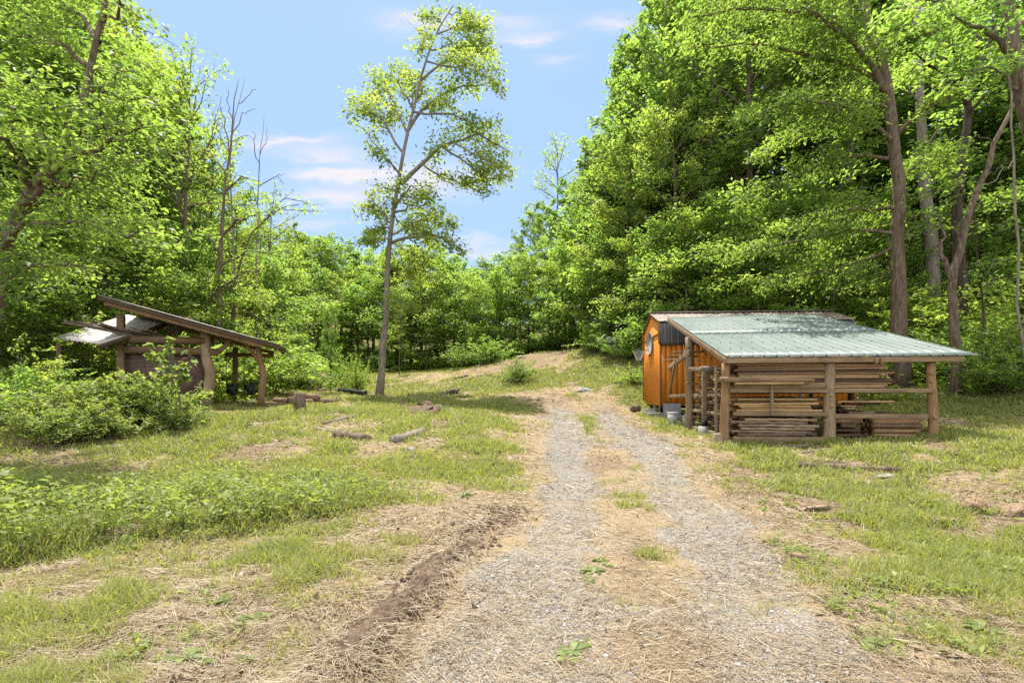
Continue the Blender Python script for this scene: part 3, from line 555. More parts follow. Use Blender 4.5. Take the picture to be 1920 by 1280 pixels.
# white sheet roof beyond the square post, built between its own corners
def sheet(c, n=7, th=.03, rip=.02):
    A, B, C_, D = [Vector(q) for q in c]; V = []
    for i in range(n+1):
        for j in range(25):
            s, u = i/n, j/24; p = (A*(1-s)+D*s)*(1-u)+(B*(1-s)+C_*s)*u; V.append((p.x, p.y, p.z+rip*math.sin(j*2.6)))
    Fc = [(i*25+j, i*25+j+1, (i+1)*25+j+1, (i+1)*25+j) for i in range(n) for j in range(24)]; return V, Fc
cs = [PX(95, 634, 18.2), PX(186, 645, 15.8), PX(310, 604, 17.6), PX(238, 590, 19.6)]; cs = [PI @ q for q in cs]
MB().add(*sheet(cs)).build('white_roof_sheet', WHITESHEET, PV, solid=.02)
dn = Vector((0, 0, -.09))
for s in (0, .5, 1): MB().bar(cs[0].lerp(cs[1], s)+dn, cs[3].lerp(cs[2], s)+dn, .09, .12).build('rafter', W_DARK, PV)
for s in (.35, .95): MB().bar(cs[0].lerp(cs[3], s)+dn*2, cs[1].lerp(cs[2], s)+dn*2, .1, .1).build('beam', W_BEAM, PV)
for q in (cs[3], cs[0].lerp(cs[1], .2)):
    MB().tube([(q.x, q.y, pg(q.x, q.y)-.2), (q.x, q.y, q.z-.1)], [.09, .08], 9).build('post', W_BEAM, PV)
MB().bar((-1.35, .6, 2.3), (-.6, .5, 2.95), .08, .1).build('truss_timber', W_DARK, PV); MB().bar((.1, .6, 2.2), (-.6, .5, 2.95), .08, .1).build('truss_timber', W_DARK, PV)
# pegged dark wall, bench
m = MB(); m.box((-1.2, .12, 1.0), (2.3, .06, 1.5))
pw = m.build('wall_panel', PANELW, PV); m = MB()
for i in range(21):
    for j in range(12): m.box((-2.25+i*.107, .08, .4+j*.115), (.022, .03, .022))
pg_ = m.build('peg_grid', W_GREY, pw); pg_['kind'] = 'stuff'
MB().box((-.45, -.2, .42), (1.3, .36, .06)).build('bench_seat', W_BEAM, PV, bevel=.006); MB().box((-.55, -.18, .2), (.16, .16, .4)).box((-1.0, -.18, .2), (.12, .16, .4)).build('bench_leg', W_DARK, PV)
MB().tube([(-.18, 0, 2.02), (.18, 0, 2.02)], .012, 5).build('tie_wire', BLACKP, PV)
# poles lying through the pavilion frame
rs = random.Random(5)
for k, (p, q, lab) in enumerate([((115, 605), (300, 640), 'lowest grey pole of the bundle sticking out of the pavilion'), ((128, 603), (310, 632), 'second thin pole in the bundle across the square post'), ((137, 601), (290, 638), 'dark knotty pole in the bundle across the square post'), ((162, 597), (300, 636), 'topmost pole reaching over the white roof'),
                              ((120, 602.5), (270, 637), 'thin pole with a broken tip in the pole bundle'), ((238, 612), (315, 633), 'short pale curved pole behind the square post')]):
    A, B = PX(p[0], p[1], 15.6+.06*k), PX(q[0], q[1], 17.0+.05*k); mid = A.lerp(B, .5)+Vector((0, 0, rs.uniform(-.06, .08)))
    o = MB().tube([A, A.lerp(mid, .5)+Vector((0, 0, rs.uniform(-.03, .03))), mid, B], [.016, .026, .034, .04], 7).build('long_pole', BARK_D if k == 2 else BARK); tag(o, lab, 'pole', 'poles stuck through the pavilion frame')
for k, (a, b, lab) in enumerate([(.55, 1.3, 'black bucket swing hanging beside the cedar post'), (1.05, 1.7, 'black bucket swing hanging nearer the end post')]):
    g = empty('bucket_swing', PM @ Vector((a, b, .42)), R(20), lab, 'swing', 'bucket swings under the pavilion roof')
    m = MB(); V = []
    for j, (r, z) in enumerate([(.10, 0), (.17, .03), (.185, .18), (.20, .34)]):
        for i in range(16): 
            an = i*np.pi/8; V.append((r*math.cos(an), r*.85*math.sin(an), z+(.07*abs(math.cos(an)) if j == 3 else 0)))
    m.add(V, [(j*16+i, j*16+(i+1) % 16, j*16+16+(i+1) % 16, j*16+16+i) for j in range(3) for i in range(16)]); m.f.append(np.array([list(range(16))[::-1]])); m.t.append(np.array([.5])); m.build('bucket_seat', BLACKP, g, solid=.012)
    top = proof(a)-.42-.05
    for sx in (-1, 1): MB().tube([(sx*.19, 0, .36), (sx*.17, 0, top)], .008, 5).build('rope', ROPE, g)

# ------------------------------------------------------------------ trees
def limb_path(rg, p, d, L, k=6, curve=.25, droop=.0):
    P = [np.array(p, float)]; d = np.array(d, float); d /= np.linalg.norm(d)
    for i in range(k):
        d = d+rg.normal(0, .11, 3)+np.array([0, 0, curve*.12-droop*(i/k)]); d /= np.linalg.norm(d); P.append(P[-1]+d*L/k)
    return np.array(P)
def along(P, s):
    k = len(P)-1; f = min(s, .999)*k; i = int(f); return P[i]+(P[i+1]-P[i])*(f-i), (P[i+1]-P[i])/(np.linalg.norm(P[i+1]-P[i])+1e-9)
def spray(rg, mt, ml, P, L0, nleaf, leaf, wid, sub=6, s0=.3, sublen=.45, sig=(.22, .10), tr=(.0, 1.0), r=.02, dens=(.3, 1.5), droop=.2, flat=.45, minL=.4):
    """side twigs along a limb P and leaves on them"""
    side = 1
    for s in np.linspace(s0, 1, sub)+rg.normal(0, .02, sub):
        s = min(max(s, .05), .99); p, d = along(P, s); side = -side; a = side*rg.uniform(.5, 1.1)
        dd = np.array([d[0]*math.cos(a)-d[1]*math.sin(a), d[0]*math.sin(a)+d[1]*math.cos(a), d[2]*.5+rg.normal(.05, .22)])
        L = max(minL, L0*sublen*(1.15-s*.75)*rg.uniform(.7, 1.25)); Q = limb_path(rg, p, dd, L, 4, .1, .12)
        mt.tube(Q, np.linspace(r, r*.3, 5), 4, False)
        n = int(nleaf*L*rg.uniform(*dens)); 
        if n < 1: continue
        u = rg.uniform(.05, 1.08, n)**.75; idx = np.minimum((np.clip(u, 0, .999)*4).astype(int), 3); B = Q[idx]+(Q[idx+1]-Q[idx])*((u*4-idx)[:, None])
        B = B+rg.normal(0, 1, (n, 3))*np.array([sig[0], sig[0], sig[1]])*(.5+.5*min(1.5, L))
        tb = rg.uniform(-.15, .6); D = (Q[-1]-Q[0])/(np.linalg.norm(Q[-1]-Q[0])+1e-9)+rg.normal(0, .6, (n, 3))*np.array([1, 1, .3])
        ml.leaves(B, D, leaf, wid, np.clip(tb+rg.uniform(0, .55, n), 0, 1), rg, flat, droop)
def make_tree(seed, H, Rr, cb, nl, leaf, wid, nleaf, shape='oval', r0=None, elev=(5, 60), droop=.05, sub=7, lean=0, sig=(.25, .12), dens=(.25, 1.6), fork=False, flat=.45, sublen=.45, cut=None):
    rg = np.random.default_rng(seed); mt, ml = MB(), MB(); r0 = r0 or H*.014
    k = 10; P = np.array([(lean*(i/k)**1.3*H*.12+rg.normal(0, .02*H*.12)*(i > 0), rg.normal(0, .02*H*.1)*(i > 0), H*.97*i/k-(.3 if i == 0 else 0)) for i in range(k+1)])
    rad = r0*(1-np.linspace(0, 1, k+1)**.9*.93); rad[0] *= 1.35; mt.tube(P, rad, 9, True, .05, rg)
    for i in range(nl):
        t = cb+(1-cb)*(i+.4)/nl; q = (t-cb)/(1-cb)
        pr = {'oval': (.45+.55*math.sin(math.pi*min(1, q*.85+.12)))*(1-.55*q**3), 'cone': 1-.75*q, 'up': .55+.45*math.sin(math.pi*q**.8), 'dome': math.sqrt(max(.05, 1-q**2*.9))}[shape]
        L = Rr*pr*rg.uniform(.7, 1.15); p, _ = along(P, t*.99); az = i*2.4+rg.normal(0, .35); el = R(elev[0]+(elev[1]-elev[0])*q+rg.normal(0, 9))
        d = (math.cos(az)*math.cos(el), math.sin(az)*math.cos(el), math.sin(el)); Q = limb_path(rg, p, d, L, 6, .35*(1-q), droop)
        rb_ = r0*.42*(1-q*.65); mt.tube(Q, np.linspace(rb_, rb_*.18, 7), 5, False)
        spray(rg, mt, ml, Q, L, nleaf, leaf, wid, sub, .28, sublen, sig, (0, 1), max(.012, rb_*.3), dens, flat=flat)
    return mt, ml
PROTO = {}
def proto(key, name, leafm, bark, label, cat, **kw):
    e = empty(name, (0, 0, 0), 0, label, cat); mt, ml = make_tree(**kw)
    mt.build('trunk', bark, e, smooth=True); ml.build('crown', leafm, e, attr=True); e['h'] = kw['H']; PROTO[key] = [e, kw['H'], False]
proto('A1', 'broadleaf_tree', LEAF, BARK, 'x', 'tree', seed=11, H=17, Rr=4.6, cb=.22, nl=34, leaf=.27, wid=.55, nleaf=50, sub=8)
proto('A2', 'broadleaf_tree', LEAF_Y, BARK, 'x', 'tree', seed=12, H=16, Rr=4.8, cb=.18, nl=30, leaf=.27, wid=.55, nleaf=48, sub=8, elev=(-5, 55))
proto('B1', 'poplar_tree', LEAF, BARK_G, 'x', 'tree', seed=13, H=20, Rr=3.4, cb=.2, nl=44, leaf=.28, wid=.6, nleaf=48, shape='oval', elev=(5, 65))
proto('B2', 'poplar_tree', LEAF_D, BARK_D, 'x', 'tree', seed=14, H=19, Rr=3.8, cb=.12, nl=46, leaf=.27, wid=.55, nleaf=50, shape='cone', elev=(-8, 50))
proto('C1', 'understory_tree', LEAF_Y, BARK, 'x', 'tree', seed=15, H=7.5, Rr=3.1, cb=.1, nl=24, leaf=.2, wid=.5, nleaf=60, shape='dome', elev=(0, 60))
proto('C2', 'understory_tree', LEAF, BARK_D, 'x', 'tree', seed=16, H=7, Rr=3.2, cb=.06, nl=24, leaf=.2, wid=.5, nleaf=62, shape='dome', elev=(5, 65))
proto('S1', 'thin_tree', LEAF_Y, BARK, 'x', 'tree', seed=17, H=15, Rr=3.3, cb=.3, nl=24, leaf=.24, wid=.5, nleaf=26, shape='up', elev=(0, 55), dens=(.1, 1.5))
def shrub_mesh(seed, H, Rr, ns, leaf, nleaf, wid=.5):
    rg = np.random.default_rng(seed); mt, ml = MB(), MB()
    for i in range(ns):
        az = rg.uniform(0, 6.28); el = R(rg.uniform(20, 85)); L = rg.uniform(.6, 1.05)*(H*math.sin(el)+Rr*math.cos(el)); b = (rg.normal(0, Rr*.25), rg.normal(0, Rr*.25), -.05)
        Q = limb_path(rg, b, (math.cos(az)*math.cos(el), math.sin(az)*math.cos(el), math.sin(el)), L, 5, .0, .12); mt.tube(Q, np.linspace(.014, .004, 6), 4, False)
        spray(rg, mt, ml, Q, L, nleaf, leaf, wid, 6, .2, .32, (.09, .06), (0, 1), .006, (.4, 1.5))
    return mt, ml
def shrub_proto(key, name, leafm, label, cat='shrub', **kw):
    e = empty(name, (0, 0, 0), 0, label, cat); mt, ml = shrub_mesh(**kw); mt.build('stem', BARK, e); ml.build('foliage', leafm, e, attr=True); PROTO[key] = [e, kw['H'], False]
shrub_proto('H1', 'shrub', LEAF_Y, 'x', seed=31, H=2.2, Rr=1.5, ns=34, leaf=.14, nleaf=60); shrub_proto('H2', 'shrub', LEAF, 'x', seed=32, H=2.0, Rr=1.6, ns=34, leaf=.13, nleaf=60); shrub_proto('H3', 'bramble_bush', WEEDM, 'x', seed=33, H=1.25, Rr=1.15, ns=34, leaf=.12, nleaf=60, wid=.6)
RT = random.Random(77)
def plant(key, x, y, top=None, wide=1.0, label='', group=None, h=None, tilt=0, sink=0, base=None):
    """stand a tree at x, y: its crown ends at height `top` (absolute) or it is h tall"""
    e, H, used = PROTO[key]; z = float(gz(x, y, False)[0])-sink if base is None else base
    hh = h if h else top-z; s = hh/H; w = s*wide
    rot = (RT.gauss(0, .02)+0, tilt+RT.gauss(0, .02), RT.uniform(0, 6.28))
    if not used: PROTO[key][2] = True; e.location = (x, y, z); e.rotation_euler = rot; e.scale = (w, w, s); e['label'] = label; o = e; 
    else: o = dup(e, (x, y, z), rot=rot, scale=(w, w, s), label=label)
    if group: o['group'] = group
    elif 'group' in o: del o['group']
    return o
def pt(px, Y, toppy): return (px-960)/F*Y, Y, CAMZ+(HOR-toppy)/F*Y
GL, GR, GB, GU = 'trees of the wood on the west slope', 'trees of the wood on the slope behind the sheds', 'trees closing the far end of the clearing', 'understory trees at the wood edge'
LL, LR_, LB = 'leafy tree in the dense wood rising behind the timber pavilion', 'tall leafy tree in the dense wood rising behind the orange shed', 'green tree in the wood closing the far end of the clearing'
LU1, LU2, LU3 = 'low bushy tree at the edge of the wood near the pavilion', 'low bushy tree at the foot of the wood behind the orange shed', 'low bushy tree at the foot of the far wood'
for key, px, Y, tp, wd in [  # left wood
    ('A1', 60, 24, -160, 1.1), ('A2', 185, 26, -30, .9), ('B1', 120, 30, -90, 1.1), ('A2', 250, 32, 75, .85), ('B2', 300, 36, 110, 1.0), ('A1', 330, 31, 170, .8), ('S1', 345, 28, 115, .8), ('A2', 215, 38, 60, 1.1), ('S1', 395, 33, 240, .9), ('A1', 375, 40, 280, .9), ('A2', 430, 42, 320, .9),
    ('B2', 20, 30, -150, 1.2), ('A1', -60, 26, -200, 1.2), ('B1', -150, 30, -200, 1.2), ('A2', -120, 20, -200, 1.1), ('A1', 150, 42, 20, 1.2), ('B2', 60, 44, -60, 1.3), ('A2', 440, 34, 400, .9), ('S1', 500, 38, 380, 1.0), ('A1', 480, 47, 400, 1.0), ('A2', 530, 50, 430, .9), ('B1', 270, 46, 120, 1.1), ('A1', 360, 52, 260, 1.2)]:
    x, y, t = pt(px, Y, tp); plant(key, x, y, t, wd, LL, GL)
for key, px, Y, h, wd in [('C1', 40, 19, 6.5, 1.1), ('C2', 130, 21, 6, 1.1), ('C1', 210, 23, 6.5, 1.1), ('C1', 290, 24, 6, 1.1), ('C2', 350, 26, 6.5, 1.1), ('C1', 395, 25, 5.0, 1.0), ('C1', 455, 28, 6, 1.0), ('C2', 505, 33, 7, 1.1), ('C1', 545, 38, 8, 1.0), ('C2', -40, 17, 6, 1.2), ('C1', -140, 16, 6, 1.2), ('C2', 240, 30, 8, 1.2), ('C2', 420, 36, 8, 1.2), ('C1', 80, 26, 8, 1.2), ('C2', 160, 33, 9, 1.2), ('C1', 330, 36, 8, 1.2), ('C2', 20, 23, 8, 1.2)]:
    x, y, _ = pt(px, Y, 0); plant(key, x, y, None, wd, LU1, GU, h=h)
for key, px, Y, tp, wd in [  # far end
    ('A1', 560, 56, 425, 1.0), ('B1', 600, 60, 440, 1.1), ('A1', 640, 66, 448, 1.0), ('A2', 575, 70, 440, 1.1), ('B2', 620, 78, 445, 1.2), ('B1', 670, 58, 470, 1.1), ('A2', 700, 62, 460, 1.1), ('A1', 745, 55, 450, 1.1), ('A2', 790, 52, 440, 1.1), ('B1', 835, 56, 455, 1.1), ('B2', 870, 60, 490, 1.1), ('A1', 900, 66, 492, 1.0), ('B1', 925, 74, 505, 1.0), ('A2', 865, 75, 485, 1.1), ('B2', 950, 82, 508, 1.1), ('A1', 720, 76, 470, 1.2), ('B2', 790, 80, 478, 1.2), ('B1', 650, 95, 452, 1.2), ('A1', 840, 100, 492, 1.2), ('A1', 930, 110, 512, 1.2), ('B2', 560, 90, 445, 1.2)]:
    x, y, t = pt(px, Y, tp); plant(key, x, y, t, wd, LB, GB)
for key, px, Y, h, wd in [('C2', 580, 50, 8, 1.1), ('C1', 625, 52, 8, 1.0), ('C2', 690, 51, 8, 1.1), ('C2', 750, 49, 7, 1.1), ('C1', 800, 48, 8, 1.0), ('C2', 850, 48, 8, 1.1), ('C1', 895, 46, 7, 1.0), ('C2', 940, 46, 7, 1.1), ('C2', 660, 56, 9, 1.2), ('C1', 770, 54, 10, 1.2), ('C2', 910, 52, 9, 1.2), ('C2', 820, 56, 11, 1.2), ('C2', 965, 50, 9, 1.2), ('C2', 610, 58, 11, 1.2), ('C1', 720, 54, 10, 1.1)]:
    x, y, _ = pt(px, Y, 0); plant(key, x, y, None, wd, LU3, GU, h=h)
for key, px, Y, tp, wd in [  # right wood
    ('B1', 975, 66, 440, .95), ('A1', 1000, 60, 385, .95), ('S1', 1045, 62, 280, .9), ('A1', 1035, 55, 380, .9), ('B2', 1075, 54, 330, 1.0), ('B1', 1105, 52, 255, .9), ('A2', 1060, 48, 440, .8), ('B2', 1150, 46, 160, .9), ('A1', 1190, 42, 70, .85), ('B2', 1175, 50, 60, 1.0), ('A1', 1225, 38, -30, .85), ('A2', 1180, 36, 260, .85), ('B1', 1250, 44, -80, 1.0), ('A1', 1320, 36, -80, 1.0), ('B2', 1290, 48, -100, 1.1),
    ('A2', 1270, 32, 170, .8), ('A1', 1400, 34, -120, 1.0), ('B1', 1370, 42, -120, 1.1), ('B2', 1460, 40, -150, 1.1), ('A1', 1530, 36, -150, 1.1), ('B1', 1590, 32, -150, 1.1), ('A2', 1640, 40, -150, 1.2), ('B2', 1720, 34, -160, 1.1), ('A1', 1800, 30, -200, 1.1), ('A1', 1960, 28, -250, 1.2), ('A1', 2120, 24, -300, 1.2), ('B1', 1120, 60, 250, 1.1), ('A1', 1430, 50, -100, 1.2), ('A2', 1560, 50, -100, 1.2), ('B2', 1700, 52, -100, 1.3)]:
    x, y, t = pt(px, Y, tp); plant(key, x, y, t, wd, LR_, GR)
for key, px, Y, h, wd in [('C2', 990, 46, 8, 1.0), ('C1', 1030, 44, 7, 1.0), ('C2', 1070, 42, 7.5, 1.0), ('C1', 1110, 39, 7, 1.0), ('C2', 1150, 36, 7, 1.0), ('C1', 1190, 33, 6.5, 1.0), ('C2', 1240, 30, 7, 1.0), ('C1', 1290, 29, 7.5, 1.1), ('C2', 1350, 29, 7.5, 1.1), ('C1', 1420, 28, 7, 1.1), ('C2', 1490, 28, 7.5, 1.1), ('C1', 1560, 28, 6.5, 1.1), ('C2', 1640, 27, 6, 1.1), ('C2', 1760, 30, 8, 1.1), ('C1', 1860, 31, 8, 1.1), ('C2', 1950, 27, 7, 1.1), ('C2', 1310, 36, 10, 1.2), ('C2', 1430, 36, 10, 1.2), ('C2', 1560, 36, 10, 1.2), ('C2', 1170, 44, 11, 1.2), ('C2', 1090, 48, 11, 1.1), ('C1', 1690, 38, 10, 1.2), ('C2', 1230, 38, 11, 1.2)]:
    x, y, _ = pt(px, Y, 0); plant(key, x, y, None, wd, LU2, GU, h=h)
# shrubs
GS = 'shrubs along the wood edge'
for key, px, Y, h, wd, lab in [('H1', 30, 15, 1.8, 1.2, 'yellow green shrub at the wood edge beyond the brambles'), ('H2', 45, 14.5, 1.25, 1.2, 'dark green shrub below the white sheet roof'), ('H1', 170, 19.5, 2.6, 1.1, 'bright shrub behind the pavilion square post'), ('H1', 50, 18.5, 2.3, 1.2, 'yellow green shrub at the wood edge beyond the brambles'), ('H2', -20, 13, 1.4, 1.2, 'dark green shrub where the brambles meet the wood'),
    ('H1', 440, 23.5, 2.6, 1.2, 'bright yellow green shrub seen through the pavilion posts'), ('H1', 490, 24.5, 2.7, 1.2, 'bright yellow green shrub just past the pavilion end post'), ('H2', 530, 29, 2.0, 1.2, 'green shrub beyond the pavilion toward the far wood'), ('H1', 400, 22, 2.2, 1.1, 'yellow green shrub behind the pavilion wall'),
    ('H1', 1125, 35, 1.7, 1.3, 'pale brushy shrub on the bank above the track end'), ('H2', 1172, 31, 1.5, 1.3, 'green shrub on the bank beside the barn shed'), ('H1', 1185, 26, .8, 1.2, 'low shrub on the grassy bank by the orange gable'), ('H2', 1135, 34, 1.1, 1.3, 'dense shrub on the bank in front of the scrap tank'), ('H2', 1060, 43, 2.2, 1.4, 'dark shrub above the bare dirt mound'), ('H2', 920, 41, 1.8, 1.3, 'shrub at the left foot of the bare dirt mound'), ('H2', 880, 43, 1.8, 1.3, 'shrub between the leaning tree and the dirt mound'),
    ('H2', 1720, 21, 1.8, 1.4, 'leafy shrub behind the big straight trunk'), ('H1', 1760, 23, 2.2, 1.4, 'pale shrub between the trunks behind the shelter'), ('H2', 1830, 19, 1.8, 1.4, 'leafy shrub beside the end of the green roof'), ('H1', 1880, 21, 2.4, 1.4, 'pale green shrub below the gnarled trunk'), ('H2', 1900, 16.5, 1.5, 1.3, 'low dark shrub in the shaded grass past the shelter'), ('H2', 1960, 18, 2, 1.4, 'leafy shrub at the edge of the shaded grass'), ('H1', 1690, 25, 2.4, 1.3, 'pale shrub behind the straight trunk'), ('H2', 1850, 26, 2.4, 1.4, 'shrub on the shaded slope among tall trunks'), ('H1', 1930, 24, 2.4, 1.4, 'yellow green shrub on the shaded slope')]:
    x, y, _ = pt(px, Y, 0); plant(key, x, y, None, wd, lab, GS, h=h)
for px, py, Y, h, wd, lab in [(75, 0, 12.2, .8, 1.2, 'bramble bush at the dark wood edge'), (150, 0, 12.6, .95, 1.1, 'leafy bramble bush in front of the shaded shrubs'), (225, 0, 13.0, 1.0, 1.1, 'bramble bush in front of the pavilion square post'), (290, 0, 13.2, 1.1, 1.0, 'bramble bush in front of the pavilion bench wall'), (110, 0, 11.2, .6, 1.2, 'low bramble bush nearest the hay'), (200, 0, 11.6, .65, 1.1, 'low bramble bush in the middle of the thicket'), (330, 0, 12.6, .55, 1.0, 'low straggly bramble below the leafy sapling')]:
    x = (px-960)/F*Y; plant('H3', x, Y, None, wd, lab, 'brambles before the pavilion', h=h)
x, y = (972-960)/F*30, 30; plant('H2', x, y, None, 1.0, 'small round bush on the bare dirt mound', None, h=1.25)
plant('H1', (675-960)/F*29, 29, None, .45, 'bright yellow green bush left of the leaning tree', None, h=2.1); plant('H2', (648-960)/F*30, 30, None, .5, 'dark leafy bush beside the bright yellow green bush', None, h=1.9); plant('C2', (620-960)/F*27, 27, None, .36, 'slim young tree beside the black beam', None, h=4.2); plant('H2', (580-960)/F*28.5, 28.5, None, .9, 'low tangled shrub between pavilion and young tree', None, h=1.3); plant('S1', (748-960)/F*43, 43, None, .5, 'thin pale sapling behind the leaning tree', None, h=7)
for k, (e, H, used) in PROTO.items():
    assert used, k

# tree built from limbs read off the photograph: each limb is bent out of the picture plane too
def limbed_tree(name, label, Y, trunk, limbs, leafm, bark, seed, leaf, wid, nleaf, sub=8, sublen=.42, r0=.3, dens=(.25, 1.5), sig=(.2, .12), droop=.2, droopy=False, depth=.5, cat='tree', flat=.45, s0=.2, rtop=.03, bare=False, minL=.4):
    rg = np.random.default_rng(seed); mt, ml = MB(), MB(); T = np.array([PX(a, b, Y) for a, b in trunk]); base = T[0].copy(); base[2] = gz(base[0], base[1])[0]-.15
    T[0][2] = base[2]; k = len(T); seg = np.concatenate([[0], np.cumsum(np.linalg.norm(np.diff(T, axis=0), axis=1))]); seg /= seg[-1]
    s = np.linspace(0, 1, 16); P = np.stack([np.interp(s, seg, T[:, i]) for i in range(3)], 1)+rg.normal(0, .03, (16, 3)); rad = r0+(rtop-r0)*s**.9; rad[0] *= 1.3
    mt.tube(P-base, rad, 12, True, .04, rg)
    for L in limbs:
        pts, rl = L[0], L[1]; side = L[2] if len(L) > 2 else rg.choice([-1, 1]); Q = []
        n = len(pts)
        for i, (a, b) in enumerate(pts): Q.append(PX(a, b, Y+side*depth*3.2*(i/(n-1))**1.1))
        Q = np.array([tuple(q) for q in Q]); sg = np.linspace(0, 1, n); ss = np.linspace(0, 1, 9); Q = np.stack([np.interp(ss, sg, Q[:, i]) for i in range(3)], 1); Q[1:] += rg.normal(0, .05, (8, 3))
        mt.tube(Q-base, np.linspace(rl, max(.01, rl*.2), 9), 7, False)
        if not bare:
            ln = np.linalg.norm(np.diff(Q, axis=0), axis=1).sum(); spray(rg, mt, ml, Q-base, ln, nleaf, leaf, wid, max(4, int(sub*ln/4)), s0, min(sublen, 1.7/ln), sig, (0, 1), .014, dens, droop, flat, minL)
    e = empty(name, base, 0, label, cat); mt.build('trunk', bark, e, smooth=True)
    if not bare: ml.build('crown', leafm, e, attr=True)
    return e
limbed_tree('leaning_tree', 'tall slender leaning tree with an airy crown standing alone in the clearing', 27,
    [(712, 743), (722, 600), (731, 460), (738, 385), (752, 310), (772, 220), (800, 110), (828, 45), (850, 8)],
    [([(752, 345), (790, 305), (830, 275), (895, 252), (955, 285)], .13), ([(830, 275), (870, 300), (915, 340), (935, 335)], .06), ([(790, 305), (830, 330), (870, 345), (905, 360)], .05), ([(850, 268), (905, 300), (950, 318)], .05), ([(765, 245), (800, 195), (850, 165), (920, 155)], .09), ([(775, 210), (840, 215), (890, 235), (925, 240)], .06), ([(790, 150), (850, 105), (915, 92)], .07), ([(800, 115), (850, 130), (900, 120), (925, 150)], .05),
     ([(758, 290), (722, 235), (692, 205), (685, 195)], .07), ([(748, 325), (715, 285), (680, 240)], .06), ([(765, 255), (735, 190), (715, 150)], .06), ([(776, 205), (750, 160), (735, 135)], .05), ([(775, 215), (770, 160), (765, 130)], .04), ([(735, 455), (770, 440), (830, 440), (848, 462)], .09), ([(738, 400), (780, 385), (830, 410)], .06), ([(737, 395), (755, 370), (790, 372)], .05), ([(734, 430), (710, 425), (690, 440)], .05), ([(736, 410), (715, 395), (705, 400)], .04), ([(735, 455), (765, 470), (790, 500), (808, 530)], .03), ([(736, 440), (790, 410), (840, 420)], .05), ([(737, 420), (700, 380), (690, 385)], .04), ([(739, 385), (770, 350), (800, 365)], .05), ([(735, 450), (705, 455), (682, 450)], .04), ([(738, 400), (760, 425), (810, 450)], .04), ([(742, 360), (720, 350), (705, 365)], .04),
     ([(818, 65), (870, 42), (900, 62)], .05), ([(828, 45), (815, 25), (800, 60)], .03), ([(812, 80), (795, 70), (785, 95)], .03), ([(840, 25), (870, 25), (885, 40)], .03), ([(808, 95), (860, 80), (905, 95)], .04), ([(724, 580), (740, 560), (760, 575)], .02), ([(730, 500), (760, 520), (780, 515)], .03)],
    LEAF_Y, BARK_G, 5, .2, .5, 78, sub=11, r0=.19, sublen=.42, dens=(.15, 1.7), sig=(.24, .17), depth=.55)
# thin half-dead trees by the pavilion
limbed_tree('dead_topped_tree', 'thin tree with bare dead top and leafy lower boughs behind the pavilion', 25, [(403, 640), (410, 560), (417, 420), (428, 300), (440, 200), (447, 150)],
    [([(417, 440), (440, 415), (470, 405), (500, 395)], .07), ([(412, 540), (460, 510), (520, 500)], .05), ([(414, 500), (470, 470), (530, 475)], .05), ([(410, 560), (370, 530), (340, 540)], .05), ([(415, 470), (380, 440), (350, 440)], .05), ([(422, 360), (455, 330), (470, 340)], .04), ([(425, 330), (400, 290), (385, 280)], .04), ([(412, 520), (450, 560), (500, 570)], .05), ([(411, 560), (470, 590), (530, 600)], .05)], LEAF_Y, BARK, 8, .17, .5, 36, sub=8, r0=.16, rtop=.012, dens=(.1, 1.4), depth=.4)
limbed_tree('dead_tree', 'bare dead treetop with forked grey twigs against the sky', 27, [(440, 640), (438, 450), (432, 330), (435, 240), (455, 170), (460, 150)],
    [([(432, 300), (420, 220), (412, 180)], .04), ([(435, 250), (455, 215), (478, 200)], .03), ([(437, 230), (425, 190), (428, 165)], .03), ([(433, 270), (455, 255), (475, 258)], .02), ([(432, 290), (410, 250), (400, 215)], .03), ([(447, 195), (470, 172), (480, 168)], .02)], LEAF, BARK_G, 9, .1, .5, 1, r0=.085, rtop=.01, bare=True, depth=.2)
limbed_tree('dead_tree', 'second bare dead spire with short side twigs nearer the clearing', 28, [(478, 640), (482, 480), (484, 380), (486, 300), (492, 250), (494, 215)],
    [([(486, 320), (478, 270), (476, 245)], .03), ([(484, 350), (520, 330), (535, 325)], .03), ([(520, 330), (530, 345)], .015), ([(488, 290), (500, 265), (500, 235)], .02), ([(484, 380), (470, 350), (462, 345)], .02)], LEAF, BARK_G, 10, .1, .5, 1, r0=.07, rtop=.01, bare=True, depth=.2)
limbed_tree('dead_topped_tree', 'forked tree with twiggy top rising above the west wood', 30, [(318, 620), (330, 400), (345, 300), (365, 200), (375, 125)],
    [([(335, 380), (370, 310), (400, 240), (410, 200)], .06), ([(345, 300), (330, 240), (325, 170)], .05), ([(360, 220), (350, 180), (345, 130)], .03), ([(365, 290), (395, 270), (420, 240)], .03), ([(332, 400), (380, 380), (430, 400)], .05)], LEAF_Y, BARK, 18, .2, .5, 16, r0=.15, rtop=.012, dens=(.0, 1.2), depth=.4)
limbed_tree('leaning_sapling', 'slender yellow green bough reaching out toward the clearing sky', 26, [(430, 650), (440, 520), (470, 440), (520, 390), (560, 385)], [([(500, 405), (540, 370), (585, 385)], .03), ([(520, 390), (560, 395), (590, 395)], .02), ([(470, 440), (520, 450), (560, 455)], .03), ([(480, 430), (510, 400), (515, 350)], .03)], LEAF_Y, BARK, 28, .18, .5, 26, r0=.1, rtop=.02, depth=.3)
